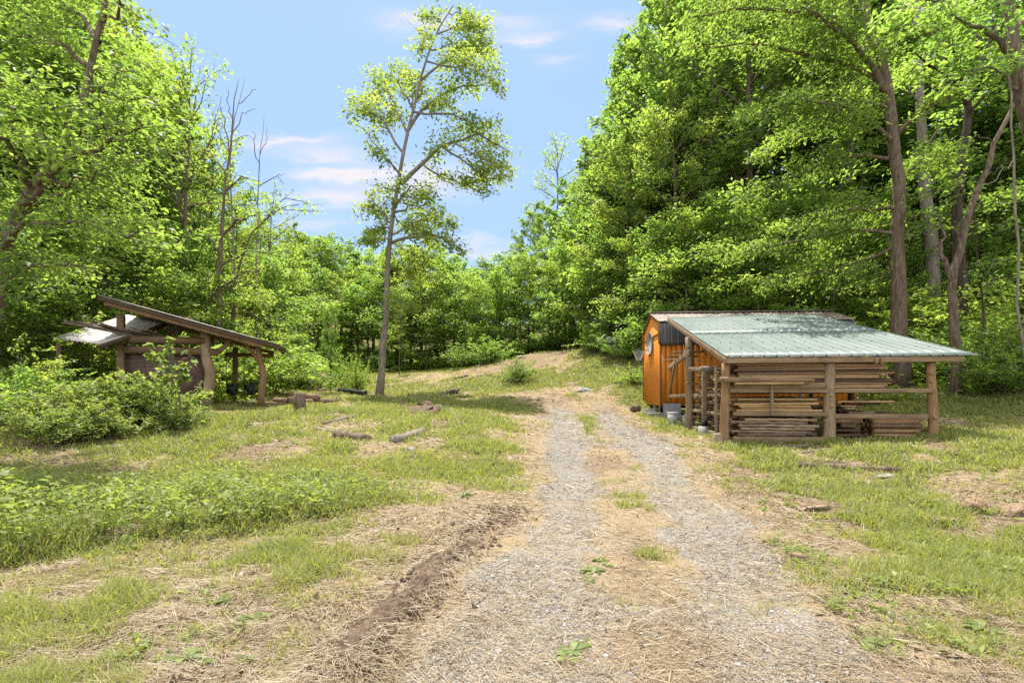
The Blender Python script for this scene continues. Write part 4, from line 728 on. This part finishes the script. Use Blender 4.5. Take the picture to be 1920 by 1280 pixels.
# big near tree at the west edge of the frame
limbed_tree('near_tree', 'close broadleaf tree whose sunlit branches fill the upper corner before the west wood', 10.5, [(-40, 830), (-15, 560), (20, 420), (60, 350), (95, 310), (150, 200), (190, 60), (210, -80)],
    [([(-5, 480), (40, 415), (110, 413), (200, 430), (260, 445)], .06), ([(40, 385), (100, 320), (190, 270), (270, 225)], .07), ([(60, 350), (20, 280), (-30, 220)], .07), ([(100, 300), (150, 255), (215, 230), (240, 245)], .05), ([(130, 240), (80, 180), (20, 150), (-40, 140)], .06), ([(150, 200), (200, 170), (230, 140)], .05), ([(170, 130), (110, 80), (40, 40)], .06), ([(185, 80), (140, 20), (80, -30)], .05), ([(-12, 540), (40, 500), (90, 490), (140, 500)], .05),
     ([(0, 460), (-40, 400), (-100, 380)], .06), ([(30, 405), (90, 370), (160, 365), (235, 370)], .05), ([(110, 285), (60, 250), (0, 250)], .05), ([(195, 40), (215, 20), (220, -20)], .04), ([(-20, 600), (-60, 560), (-130, 560)], .05), ([(200, 0), (120, -40), (40, -80)], .05), ([(120, 270), (190, 300), (260, 330)], .04), ([(60, 345), (130, 340), (200, 320)], .04)],
    LEAF, BARK, 41, .125, .5, 100, sub=11, r0=.2, rtop=.03, sublen=.5, dens=(.3, 1.6), sig=(.2, .12), depth=.5, s0=.12)
# trees behind the shelter on the right
limbed_tree('walnut_tree', 'tall straight-trunked tree behind the shelter with low spreading feathery boughs', 20, [(1690, 735), (1687, 560), (1684, 400), (1680, 280), (1668, 180), (1645, 90), (1615, 0), (1600, -100)],
    [([(1668, 180), (1630, 110), (1570, 60), (1500, 20)], .14), ([(1684, 395), (1640, 388), (1560, 400), (1480, 420)], .09, 1), ([(1684, 440), (1600, 430), (1500, 450), (1400, 470), (1330, 480)], .08, 1), ([(1685, 300), (1600, 290), (1480, 330), (1400, 370)], .08, 1), ([(1680, 270), (1600, 200), (1500, 190), (1400, 220)], .09), ([(1660, 160), (1560, 110), (1420, 80), (1300, 90)], .10, 1), ([(1640, 90), (1540, 30), (1400, 10), (1290, 40)], .10), ([(1650, 110), (1700, 70), (1760, 60)], .10), ([(1680, 250), (1740, 200), (1800, 170)], .08), ([(1684, 330), (1740, 300), (1780, 320)], .06),
     ([(1620, 20), (1560, -40), (1450, -60)], .09), ([(1615, 0), (1700, -60), (1780, -80)], .09), ([(1670, 200), (1600, 180), (1500, 260), (1430, 290)], .07), ([(1684, 460), (1620, 490), (1540, 510), (1450, 530)], .06, 1), ([(1685, 490), (1640, 530), (1600, 545)], .05, 1), ([(1686, 420), (1720, 400), (1750, 420)], .05)],
    LEAF, BARK, 51, .19, .45, 100, sub=12, r0=.3, rtop=.12, sublen=.4, dens=(.3, 1.6), sig=(.24, .14), depth=.4, droop=.35, s0=.15)
limbed_tree('dark_forked_tree', 'dark forked trunk leaning toward the slope behind the gnarled stem', 22, [(1800, 720), (1798, 500), (1795, 420), (1800, 330), (1812, 230), (1820, 160), (1850, 90), (1880, 40)],
    [([(1815, 200), (1800, 120), (1780, 60), (1770, -20)], .11), ([(1812, 230), (1860, 150), (1900, 100)], .08), ([(1800, 330), (1770, 290), (1740, 270)], .05), ([(1800, 160), (1720, 100), (1680, 90)], .06), ([(1850, 90), (1800, 40), (1760, -30)], .06), ([(1796, 420), (1850, 380), (1900, 370)], .05)], LEAF, BARK_D, 61, .24, .5, 60, sub=10, r0=.28, rtop=.08, depth=.6, dens=(.2, 1.5))
limbed_tree('gnarled_tree', 'gnarled pale trunk with a broken stub and twisting arm behind the green roof', 17.5, [(1795, 740), (1792, 650), (1788, 560), (1785, 520), (1800, 460), (1815, 400), (1850, 320), (1865, 260), (1895, 205), (1930, 170)],
    [([(1787, 530), (1772, 490), (1755, 465), (1772, 440), (1768, 400)], .10), ([(1800, 460), (1790, 430), (1803, 415)], .05), ([(1862, 265), (1830, 255), (1800, 262)], .02), ([(1850, 330), (1880, 310), (1890, 290)], .02)], LEAF, BARK, 71, .2, .5, 2, r0=.165, rtop=.05, bare=True, depth=.05)
limbed_tree('grey_tree', 'smooth grey trunk standing between the straight trunk and the gnarled stem', 26, [(1750, 660), (1748, 500), (1738, 380), (1730, 280), (1725, 150), (1720, 0)], [([(1730, 280), (1780, 220), (1820, 200)], .06), ([(1728, 200), (1690, 150), (1650, 140)], .06), ([(1735, 350), (1770, 330), (1800, 340)], .05), ([(1725, 120), (1780, 60), (1840, 40)], .06), ([(1740, 420), (1780, 400), (1830, 420)], .05), ([(1742, 440), (1710, 430), (1690, 450)], .04)], LEAF, BARK_G, 81, .24, .5, 60, r0=.36, rtop=.12, depth=.5)
limbed_tree('edge_tree', 'thick rough trunk leaning in at the edge behind hanging vines', 14.5, [(2010, 800), (1985, 500), (1960, 340), (1930, 220), (1905, 120), (1890, 40), (1880, -60)], [([(1905, 120), (1860, 60), (1780, 30)], .10), ([(1895, 60), (1950, 20), (2000, -20)], .08), ([(1890, 45), (1830, -20), (1740, -60)], .08), ([(1930, 220), (1990, 180), (2050, 160)], .07), ([(1920, 170), (1860, 130), (1800, 130)], .05), ([(1885, 0), (1800, -10), (1700, 10)], .06)], LEAF, BARK, 91, .2, .48, 60, sub=10, r0=.36, rtop=.16, depth=.4, droop=.3)
limbed_tree('vine_stem', 'thin grey hanging vine stem near the thick leaning trunk', 14, [(1935, 860), (1918, 640), (1905, 400), (1898, 260), (1888, 100), (1884, -40)], [([(1905, 400), (1890, 380), (1870, 378)], .01), ([(1900, 300), (1860, 340), (1840, 345)], .012)], LEAF, BARK_G, 95, .1, .5, 1, r0=.035, rtop=.02, bare=True, depth=.1, cat='vine')
limbed_tree('slim_tree', 'slim dark sapling trunk on the shaded slope past the gnarled stem', 19, [(1848, 650), (1842, 560), (1830, 480), (1828, 420), (1822, 350)], [([(1836, 540), (1850, 500), (1870, 490)], .02), ([(1828, 440), (1870, 420), (1910, 430)], .03), ([(1825, 390), (1870, 370), (1920, 380)], .03), ([(1838, 540), (1880, 520), (1930, 530)], .03), ([(1824, 370), (1790, 350), (1760, 360)], .03)], LEAF, BARK_D, 96, .2, .5, 50, r0=.05, rtop=.02, depth=.5)
# leafy sapling in front of the pavilion
limbed_tree('leafy_sapling', 'sapling with large drooping leaves in front of the pavilion wall', 12.6, [(345, 800), (335, 740), (325, 690), (318, 655)], [([(330, 715), (300, 680), (285, 655)], .012), ([(326, 700), (345, 680), (358, 665)], .012), ([(322, 680), (300, 665), (290, 668)], .01), ([(335, 740), (350, 715), (360, 705)], .01), ([(330, 720), (345, 700), (350, 690)], .01), ([(338, 750), (310, 720), (300, 715)], .01), ([(320, 670), (318, 655), (322, 645)], .01)], WEEDM, BARK, 99, .19, .5, 52, sub=16, r0=.022, rtop=.01, depth=.06, sig=(.04, .05), droop=.6, s0=.3, sublen=.3, minL=.16)

# ------------------------------------------------------------------ logs, stumps, scrap
def log(px, py, pts, rad, mat, label, name='fallen_log', cat='log', n=12, lift=.2, ends=True, seed=0):
    rg = np.random.default_rng(seed); c = on_ground(px, py); P = []
    for a, b in pts: q = on_ground(a, b); P.append((q.x-c.x, q.y-c.y, q.z-c.z+rad*lift))
    P = np.array(P); sg = np.linspace(0, 1, len(P)); ss = np.linspace(0, 1, 9); P = np.stack([np.interp(ss, sg, P[:, i]) for i in range(3)], 1); P += rg.normal(0, rad*.08, P.shape)
    o = MB().tube(P, rad*np.linspace(1, .85, 9)*rg.uniform(.93, 1.07, 9), n, True, .07, rg).build(name, mat, smooth=False); o.location = c; return tag(o, label, cat)
log(660, 824, [(628, 820), (690, 826)], .13, BARK, 'short brown log half sunk in the grass, the nearer left one', seed=1); log(765, 822, [(740, 830), (792, 812)], .12, BARK_G, 'short hollow-ended log pointing at the track', seed=2)
log(850, 785, [(820, 762), (845, 768), (862, 798)], .075, BARK_G, 'bent pale branch lying by the dirt clump', 'fallen_branch', 'branch', seed=3); log(630, 792, [(605, 796), (650, 785), (670, 780)], .06, BARK_G, 'thin grey branch sunk in grass above the brown log', 'fallen_branch', 'branch', seed=4)
log(615, 808, [(595, 806), (630, 810)], .05, BARK_G, 'short grey stick in the grass near the sunken branch', 'fallen_branch', 'branch', seed=5)
log(1490, 838, [(1435, 832), (1470, 842), (1515, 838), (1555, 826)], .06, BARK, 'crooked brown branch lying along the front of the shelter', 'fallen_branch', 'branch', seed=6)
log(1590, 880, [(1495, 875), (1600, 880), (1690, 884)], .075, BARK, 'long rotten log lying in the grass before the shelter', seed=7); log(1580, 868, [(1520, 868), (1580, 872)], .055, BARK, 'thin bark log resting behind the long rotten log', seed=8)
log(1640, 845, [(1560, 862), (1620, 838), (1690, 826), (1760, 822)], .018, BARK_G, 'long pale stick lying from the end post toward the camera', 'stick', 'stick', 6, seed=10); log(1680, 850, [(1660, 852), (1700, 822)], .012, BARK_G, 'thin dry twig before the low beam stack', 'stick', 'stick', 6, seed=11); log(1480, 852, [(1440, 842), (1500, 850), (1560, 842)], .014, BARK_G, 'thin curved stick under the crooked branch', 'stick', 'stick', 6, seed=12)
log(930, 690, [(880, 712), (960, 668)], .05, BARK_D, 'dark branch on the slope of the dirt mound', 'fallen_branch', 'branch', seed=13); log(860, 708, [(850, 712), (878, 705)], .08, BARK_D, 'dark log chunk at the foot of the dirt mound', seed=14); log(905, 705, [(895, 706), (922, 704)], .07, BARK, 'brown log piece on the dirt mound', seed=15)
log(650, 740, [(637, 737), (685, 742)], .16, BLACKP, 'black charred beam lying left of the leaning tree', 'charred_beam', 'beam', 8, .8, seed=16)
for px, py, r, h, lab in [(562, 768, .17, .5, 'cut tree stump in the grass past the pavilion'), (545, 757, .14, .25, 'low stump near the firewood behind the pavilion'), (625, 725, .2, .3, 'reddish stump among shrubs by the young tree')]:
    c = on_ground(px, py); rg = np.random.default_rng(px); o = MB().tube([(0, 0, -.1), (0, 0, h*.5), (.02, 0, h)], [r*1.15, r, r*.95], 12, True, .1, rg).build('tree_stump', BARK); o.location = c; tag(o, lab, 'stump')
def chunk(px, py, size, mat, label, name='wood_chunk', cat='wood', seed=0, rz=0, lift=.3):
    rg = np.random.default_rng(seed); n, k = 14, 8; V = []
    for j in range(k):
        ph = -1.45+2.9*j/(k-1)
        for i in range(n):
            a = i*2*np.pi/n; s = 1+rg.normal(0, .16); s = s*(.8 if (i+j) % 3 == 0 else 1.08); V.append((math.cos(a)*math.cos(ph)*size[0]*s, math.sin(a)*math.cos(ph)*size[1]*s, math.sin(ph)*size[2]*s))
    m = MB().add(V, [(j*n+i, j*n+(i+1) % n, j*n+n+(i+1) % n, j*n+n+i) for j in range(k-1) for i in range(n)]); m.f += [np.array([list(range(n))[::-1]]), np.array([list(range((k-1)*n, k*n))])]; m.t += [np.array([.5])]*2
    o = m.build(name, mat); c = on_ground(px, py); o.location = (c.x, c.y, c.z+size[2]*lift); o.rotation_euler = (rg.normal(0, .2), rg.normal(0, .2), rz); return tag(o, label, cat)
chunk(1828, 955, (.14, .11, .10), ROTW, 'crumbling pale stump chunk in the weeds', seed=1); chunk(1895, 965, (.17, .12, .06), ROTW, 'split reddish wood block at the edge of the weeds', seed=2, rz=.3); chunk(1530, 955, (.2, .1, .035), LIVE, 'flat pale bark slab beside the track', 'bark_slab', 'bark', seed=3); chunk(1605, 965, (.18, .07, .03), LIVE, 'thin pale bark strip in the hay before the weeds', 'bark_slab', 'bark', seed=4)
chunk(1660, 896, (.16, .07, .04), CONC, 'pale flat rock near the rotten log', 'rock', 'rock', seed=5); chunk(1510, 1048, (.13, .05, .03), ROTW, 'brown bark scrap lying on the lane edge', 'bark_slab', 'bark', seed=6); chunk(1760, 978, (.25, .1, .04), ROTW, 'long brown bark piece before the split block', 'bark_slab', 'bark', seed=7)
chunk(845, 738, (.45, .35, .17), MUDM, 'dark root clump beside the swale', 'root_clump', 'root clump', seed=8); chunk(790, 775, (.5, .8, .12), MUDM, 'long mound of dark roots and dirt in the swale', 'root_clump', 'root clump', seed=9, rz=.5); chunk(770, 1230-385, (.08, .07, .05), CONC, 'white stone by the hollow-ended log', 'rock', 'rock', seed=10); chunk(800, 762, (.3, .3, .12), MUDM, 'small root clump at the head of the swale', 'root_clump', 'root clump', seed=19)
chunk(1098, 733, (.38, .22, .12), STONE, 'pale brush-covered rock at the end of the track', 'rock', 'rock', seed=11, lift=0); chunk(975, 672, (.25, .2, .15), CONC, 'white rock on top of the dirt mound', 'rock', 'rock', seed=12)
# firewood behind the pavilion
rf_ = random.Random(4)
for k, (dx, dz, lab) in enumerate([(0, 0, 'firewood log at the end of the low pile behind the pavilion'), (.45, 0, 'second firewood log in the low pile'), (.95, 0, 'middle firewood log in the low pile'), (1.4, 0, 'fourth firewood log in the low pile'), (1.1, .22, 'upper firewood log resting on the low pile'), (1.85, 0, 'last firewood log toward the stump')]):
    c = on_ground(500, 757); x, y = c.x+dx, c.y+1.2+rf_.uniform(-.2, .3); o = MB().tube([(-.28, 0, 0), (.28, .05, 0)], [.13, .12], 9, True, .12, np.random.default_rng(k)).build('firewood_log', BARK if k % 2 else ROTW); o.location = (x, y, float(gz(x, y)[0])+.05+dz*.8); o.rotation_euler = (0, 0, rf_.uniform(-.6, .6)); tag(o, lab, 'firewood', 'firewood pile behind the pavilion')
# scrap tank and white panel on the bank
c = on_ground(1150, 668); tz = PX(1150, 640, c.y)
E = empty('scrap_tank', (c.x, c.y, c.z), 0, 'grey green scrap tank with white tilted lid on a pale post in brush', 'scrap'); h0 = tz.z-c.z
MB().tube([(-.5, 0, h0), (.0, .05, h0), (.55, .1, h0-.02)], [.26, .3, .26], 14).build('tank', TANKG, E, smooth=True); MB().box((-.75, -.05, h0+.2), (.62, .5, .05), ry=R(-42)).build('lid', WHITEP, E, bevel=.01); MB().tube([(.12, -.3, -.1), (.05, -.3, h0+.2)], .05, 8).build('post', BARK_G, E); MB().tube([(.45, .1, -.1), (.45, .1, h0)], .05, 8).build('post', BARK_G, E)
# mud thrown up along the wheel track
rg = np.random.default_rng(12); ny, nx = 420, 44; V = []
for i in range(ny):
    y = 2.65+4.5*i/(ny-1); cx = float(np.interp(y, MUD[:, 1], MUD[:, 0]))+.06*math.sin(y*5); w = float(np.interp(y, [2.85, 3.2, 4, 5.0, 6.7], [.09, .20, .18, .12, .07]))*(.85+.9*(float(fbm(np.array([y*3.1]), np.array([3.]), 7)[0])-.4)+.15*math.sin(y*17))
    for j in range(nx):
        s = -1+2*j/(nx-1); V.append((cx+s*w, y, (1-s*s)))
V = np.array(V); z = gz(V[:, 0], V[:, 1]); n1 = fbm(V[:, 0]*7, V[:, 1]*7, 71, 4); n2 = fbm(V[:, 0]*22, V[:, 1]*22, 75, 3)
V[:, 2] = z-.03+V[:, 2]**.5*(.025+.09*np.clip(n1-.3, 0, 1)+.06*n2+.05*fbm(V[:, 0]*55, V[:, 1]*55, 79, 2))*np.clip((6.2-V[:, 1])/1.6, .28, .85)*np.clip((V[:, 1]-2.5)/.5, .3, 1)
m = MB().add(V, [(i*nx+j, i*nx+j+1, (i+1)*nx+j+1, (i+1)*nx+j) for i in range(ny-1) for j in range(nx-1)])
nc = 2600; cy = rg.uniform(2.6, 7.2, nc); cx = np.interp(cy, MUD[:, 1], MUD[:, 0])+.06*np.sin(cy*5)+rg.normal(0, .17, nc); cs_ = np.clip(rg.lognormal(-4.5, .6, nc), .004, .035); io = np.array([(1, 0, 0), (-1, 0, 0), (0, 1, 0), (0, -1, 0), (0, 0, 1), (0, 0, -1)], float)
fo = np.array([(0, 2, 4), (2, 1, 4), (1, 3, 4), (3, 0, 4), (2, 0, 5), (1, 2, 5), (3, 1, 5), (0, 3, 5)]); cv = io[None]*cs_[:, None, None]*rg.uniform(.6, 1.4, (nc, 6, 1))+np.stack([cx, cy, gz(cx, cy)+.004], 1)[:, None]
m.add(cv.reshape(-1, 3), (np.arange(nc)[:, None, None]*6+fo[None]).reshape(-1, 3)); o = m.build('mud', MUDM); tag(o, 'ridge of dark wet mud churned up beside the track', kind='structure')

# ------------------------------------------------------------------ ground cover
rg = np.random.default_rng(100)
def scatter(n, y0=2.2, y1=45, k=1.22, pw=1.0):
    u = rg.uniform(0, 1, n); y = y0*(y1/y0)**u if pw == 1 else (y0**(1-pw)+(y1**(1-pw)-y0**(1-pw))*u)**(1/(1-pw)); x = rg.uniform(-k, k, n)*(y+.6); return x, y
def in_shed(x, y): 
    a = (x-4.58)*math.cos(R(LR))+(y-11.5)*math.sin(R(LR)); b = -(x-4.58)*math.sin(R(LR))+(y-11.5)*math.cos(R(LR)); return (a > .1) & (a < 4.6) & (b > .25) & (b < 12)
def blades(m, x, y, L, w, lean, tint, z=None):
    n = len(x); z = gz(x, y)-.005 if z is None else z; az = rg.uniform(0, 6.28, n); ln = lean*rg.uniform(.3, 1.3, n); d = np.stack([np.cos(az)*np.sin(ln), np.sin(az)*np.sin(ln), np.cos(ln)], 1)
    d2 = d+np.stack([np.cos(az), np.sin(az), -.35+0*az], 1)*.45; sd = np.stack([-np.sin(az+rg.normal(0, .8, n)), np.cos(az+rg.normal(0, .8, n)), 0*az], 1)*(w/2)[:, None]
    B = np.stack([x, y, z], 1); M = B+d*(L*.55)[:, None]; T = M+d2*(L*.5)[:, None]/np.linalg.norm(d2, axis=1)[:, None]
    V = np.stack([B-sd, B+sd, M+sd*.8, M-sd*.8, T], 1).reshape(-1, 3); i = np.arange(n)*5
    m.add(V, np.stack([i, i+1, i+2, i+3], 1), tint); m.n -= len(V); m.v.pop(); 
    m.v.append(V); m.f.append(np.stack([i+3, i+2, i+4], 1)+m.n); m.t.append(np.asarray(tint)); m.n += len(V)
x, y = scatter(620000, 2.2, 50, 1.2, 1.25); gm = green_mask(x, y); lm = lane_mask(x, y); cl = fbm(x*3.3, y*3.3, 81); ok = (rg.uniform(0, 1, len(x)) < np.clip(gm*1.25*sst(.25, .6, cl+.25*gm)-.05, 0, 1)*(1-.93*lm*(1-.8*tufts(x, y)))) & (mud_dist(x, y) > .25) & ~in_shed(x, y) & (soil_mask(x, y) < .75)
x, y, gm, cl = x[ok], y[ok], gm[ok], cl[ok]; n = len(x)
L = (.045+.085*gm*rg.uniform(.4, 1.4, n))*(.7+.8*cl)*np.clip(1+y*.012, 1, 1.5); w = np.maximum(.004, .0016*y)*rg.uniform(.7, 1.4, n)
m = MB(); blades(m, x, y, L, w, .7, np.clip(.75-.35*gm+rg.normal(0, .22, n)+.3*(fbm(x*.6, y*.6, 85)-.5), 0, 1)); o = m.build('grass', GRASSM, attr=True); tag(o, 'patchy short yellow green grass across the clearing', kind='stuff')
x, y = scatter(420000, 2.0, 34, 1.2, 1.35); gm = green_mask(x, y); lm = lane_mask(x, y); ok = (rg.uniform(0, 1, len(x)) < (.85-.5*gm)*(1-.32*lm)*sst(.15, .5, fbm(x*2.5, y*2.5, 91))) & ((mud_dist(x, y) > .17) | (rg.uniform(0, 1, len(x)) < .5)) & ~in_shed(x, y); x, y = x[ok], y[ok]; n = len(x)
m = MB(); L = rg.uniform(.04, .15, n)*np.clip(1+y*.03, 1, 2); w = np.maximum(.003, .0011*y)*rg.uniform(.6, 1.3, n); fl = fbm(x*1.2, y*1.2, 97)
z = gz(x, y)+rg.uniform(.0, .02, n)+.03*(mud_dist(x, y) < .17); az = fl*7+rg.normal(0, .9, n); d = np.stack([np.cos(az), np.sin(az), rg.normal(.03, .16, n)], 1); sd = np.stack([-np.sin(az), np.cos(az), rg.normal(0, .4, n)], 1)*(w/2)[:, None]; B = np.stack([x, y, z], 1); T = B+d*L[:, None]
V = np.stack([B-sd, B+sd, T+sd*.5, T-sd*.5], 1).reshape(-1, 3); m.add(V, np.arange(4*n).reshape(n, 4), rg.uniform(0, 1, n)); xs_, ys_ = scatter(30000, 3, 16, 1.2, 1.0); ok = rg.uniform(0, 1, len(xs_)) < .22*weed_mask(xs_, ys_)+.06*sst(.55, .7, fbm(xs_*1.2, ys_*1.2, 151))*(1-lane_mask(xs_, ys_)); xs_, ys_ = xs_[ok], ys_[ok]; nn = len(xs_)
blades(m, xs_, ys_, rg.uniform(.12, .42, nn), np.maximum(.004, .001*ys_), .45, rg.uniform(0, .8, nn)); o = m.build('dry_grass', STRAWM, attr=True); tag(o, 'cut dry hay lying over the near ground', kind='stuff')
# weeds: leafy stems in the strip on the left and in patches
x, y = scatter(60000, 3, 14, 1.2, 1.0); wm = weed_mask(x, y); p_ = .9*wm+.75*blob(x, y, 3.6, 4.6, 1.3, 1.1)*sst(.38, .55, fbm(x*2, y*2, 101))+.7*blob(x, y, 5.6, 7.0, 1.8, 1.2)*sst(.4, .55, fbm(x*2, y*2, 103))+.10*sst(.62, .75, fbm(x*1.3, y*1.3, 105))*sst(1.8, 2.6, np.abs(x-lane_x(y)))+.25*sst(8, 12, y)*sst(.5, .65, fbm(x*1.1, y*1.1, 107))*(x < -1)
ok = (rg.uniform(0, 1, len(x)) < p_) & (mud_dist(x, y) > .3) & ~in_shed(x, y) & (lane_mask(x, y) < .4); x, y, wm = x[ok], y[ok], wm[ok]; keep = rg.uniform(0, 1, len(x)) < .12+.7*sst(.38, .66, fbm(x*1.6, y*1.6, 121)); x, y, wm = x[keep], y[keep], wm[keep]
r_ = x/y; hg = np.where(wm > .4, np.interp(r_, [-.96, -.5, -.3, -.15], [.42, .30, .17, .10]), .085)*rg.uniform(.35, 1.2, len(x))*(.5+.75*sst(.3, .7, fbm(x*1.1, y*1.1, 125))); zz = gz(x, y); m = MB(); PP, DD, SS, TT = [], [], [], []
for k in range(8):
    f = rg.uniform(.12, 1.0, len(x)); az = rg.uniform(0, 6.28, len(x)); rr = .03+.10*hg; P = np.stack([x+np.cos(az)*rr, y+np.sin(az)*rr, zz+f*hg], 1); PP.append(P); DD.append(np.stack([np.cos(az), np.sin(az), .2+0*az], 1)); SS.append(np.minimum(.035+.09*hg+.0025*y, .10)); TT.append(np.clip(.3+.5*f+rg.normal(0, .2, len(x)), 0, 1))
P = np.concatenate(PP); L = np.concatenate(SS); sel = rg.permutation(len(P))
m.leaves(P, np.concatenate(DD), L, .42, np.concatenate(TT), rg, .5, .15)
ns = len(x); i = np.arange(ns); B = np.stack([x, y, zz], 1); T = B+np.stack([rg.normal(0, .04, ns), rg.normal(0, .04, ns), hg], 1); sdv = np.stack([np.full(ns, .003), 0*x, 0*x], 1); m.add(np.stack([B-sdv, B+sdv, T+sdv*.5, T-sdv*.5], 1).reshape(-1, 3), np.arange(4*ns).reshape(ns, 4), np.full(ns, .4))
o = m.build('weeds', WEEDM, attr=True); tag(o, 'tangled knee-high green weeds in the swale on the west side', kind='stuff')
# undergrowth on the wood floor
x = np.concatenate([rg.uniform(-34, -9, 30000), rg.uniform(8, 40, 40000), rg.uniform(-20, 12, 26000)]); y = np.concatenate([rg.uniform(17, 46, 30000), rg.uniform(17, 46, 40000), rg.uniform(46, 62, 26000)])
ok = np.where(x < 0, (x < -.46*y-.0) | (y > 47), (x > .30*y+2.0-np.clip(30-y, 0, 8)*-.35) | (y > 44)) & ~((x > 4) & (x < 13) & (y < 24.5)); ok &= rg.uniform(0, 1, len(x)) < sst(.3, .6, fbm(x*.5, y*.5, 111)); x, y = x[ok], y[ok]; n = len(x); PP = []; m = MB()
for k in range(6): m.leaves(np.stack([x+rg.normal(0, .18, n), y+rg.normal(0, .18, n), gz(x, y, False)+rg.uniform(.08, .75, n)*fbm(x*.6, y*.6, 115)*1.5], 1), rg.normal(0, 1, (n, 3))*np.array([1, 1, .3]), .2, .55, rg.uniform(0, 1, n), rg)
o = m.build('undergrowth', LEAF_Y, attr=True); tag(o, 'ferny green undergrowth covering the floor of the wood', kind='stuff')
# leaf litter, chips and twigs on the hay
x, y = scatter(45000, 2.0, 22, 1.2, 1.3); ok = (rg.uniform(0, 1, len(x)) < .15+.8*sst(.45, .7, fbm(x*1.7, y*1.7, 131))) & ~in_shed(x, y) & (rg.uniform(0, 1, len(x)) < 1-.6*lane_mask(x, y)); x, y = x[ok], y[ok]; n = len(x)
m = MB(); m.leaves(np.stack([x, y, gz(x, y)+.012], 1), rg.normal(0, 1, (n, 3))*np.array([1, 1, .12]), np.clip(rg.lognormal(-3.5, .5, n), .012, .09), .45, rg.beta(1.3, 1.6, n), rg, .3, 0.)
LITM = leaf_mat('dead leaf', (.07, .04, .022), (.38, .27, .16), 1.0, .12, 0); o = m.build('leaf_litter', LITM, attr=True); tag(o, 'scattered dead leaves and bark chips on the hay', kind='stuff')
# stones on the lane
x, y = scatter(150000, 2.0, 24, .9, 1.3); g = rut_gravel(x, y)*lane_mask(x, y); ok = rg.uniform(0, 1, len(x)) < g*.75; x, y = x[ok], y[ok]; n = len(x); z = gz(x, y)+.008
s = np.clip(rg.lognormal(-5.2, .55, n), .0025, .028)*np.clip(1+y*.04, 1, 2); ico = np.array([(1, 0, 0), (-1, 0, 0), (0, 1, 0), (0, -1, 0), (0, 0, 1), (0, 0, -1)], float); fc = np.array([(0, 2, 4), (2, 1, 4), (1, 3, 4), (3, 0, 4), (2, 0, 5), (1, 2, 5), (3, 1, 5), (0, 3, 5)])
sc3 = np.stack([s*rg.uniform(.8, 1.5, n), s*rg.uniform(.6, 1.1, n), s*rg.uniform(.3, .65, n)], 1); an = rg.uniform(0, 6.28, n); ca, sa = np.cos(an), np.sin(an)
V = ico[None]*sc3[:, None]*rg.uniform(.75, 1.25, (n, 6, 1)); Vx = V[..., 0]*ca[:, None]-V[..., 1]*sa[:, None]; Vy = V[..., 0]*sa[:, None]+V[..., 1]*ca[:, None]; V = np.stack([Vx+x[:, None], Vy+y[:, None], V[..., 2]+z[:, None]], -1).reshape(-1, 3)
def stone_mat():
    mt, t = material('loose grey stones'); at = t.n('ShaderNodeAttribute', attribute_name='tint'); c = t.ramp(at.outputs['Fac'], [(0, (.20, .185, .17)), (.5, (.39, .37, .34)), (.85, (.50, .48, .445)), (1, (.60, .58, .54))]); geo = t.n('ShaderNodeNewGeometry'); finish(t, c, .85, t.noise(geo.outputs['Position'], 160, 3), .4, .004, spec=.25); return mt
m = MB().add(V, (np.arange(n)[:, None, None]*6+fc[None]).reshape(-1, 3), np.repeat(rg.beta(2, 2.2, n), 8)); o = m.build('gravel', stone_mat(), attr=True); tag(o, 'loose grey gravel stones in the wheel tracks', kind='stuff')
# single broad-leaved plants growing in the lane and the hay
def rosette(loc, seed, size, label):
    rg2 = np.random.default_rng(seed); n = 16; m = MB(); az = rg2.uniform(0, 6.28, n); el = rg2.uniform(.2, 1.0, n); V = []; Fc = []
    for k in range(n):
        L = size*rg2.uniform(.6, 1.1); d = Vector((math.cos(az[k]), math.sin(az[k]), 0)); sd = Vector((-d.y, d.x, 0)); b = len(V)
        for j, (s, w) in enumerate([(0, .03), (.3, .13), (.6, .20), (.85, .14), (1.0, .01)]):
            p = d*L*s*math.cos(el[k]*(1-.4*s))+Vector((0, 0, L*s*math.sin(el[k]*(1-.75*s))+.004)); V += [tuple(p+sd*L*w), tuple(p-sd*L*w)]
        Fc += [(b+2*j, b+2*j+1, b+2*j+3, b+2*j+2) for j in range(4)]
    o = MB().add(V, Fc, np.repeat(rg2.uniform(.2, 1, n), 4)).build('weed_plant', WEEDM, attr=True); o.location = loc; return tag(o, label, 'weed', 'single weeds in track and hay')
for k, (px, py, s, lab) in enumerate([(1112, 1075, .13, 'leafy weed in the middle strip of the track'), (1125, 1052, .10, 'smaller weed just beyond the leafy weed in the track'), (1140, 1062, .08, 'small pale weed beside the leafy track weed'), (1105, 1095, .07, 'tiny weed before the leafy track weed'), (1075, 1225, .11, 'weed with reddish leaves lowest in the track'), (1065, 1245, .10, 'weed at the very front of the track'), (1090, 1215, .08, 'small weed behind the lowest track weed'), (480, 1165, .12, 'bright weed alone in the hay'), (345, 1240, .12, 'green weed at the front of the hay'), (380, 1250, .08, 'small yellowish weed next to the front hay weed'), (460, 1245, .07, 'tiny bright weed in the front hay'), (420, 1135, .09, 'upright weed in the middle of the hay'),
     (1700, 1060, .15, 'leafy weed among the fallen leaves past the track'), (1640, 1090, .12, 'bright weed on the hay past the track'), (1750, 1100, .14, 'broad weed in the green patch past the track'), (1800, 1040, .15, 'tall-leaved weed below the rotten chunk'), (1880, 1080, .15, 'broad weed at the edge of the green patch'), (1620, 1210, .12, 'low weed at the front past the track'), (1840, 1180, .14, 'broad weed at the front of the green patch'), (870, 930, .15, 'bright grass-like tuft by the swale end')]):
    rosette(on_ground(px, py), 200+k, s, lab)
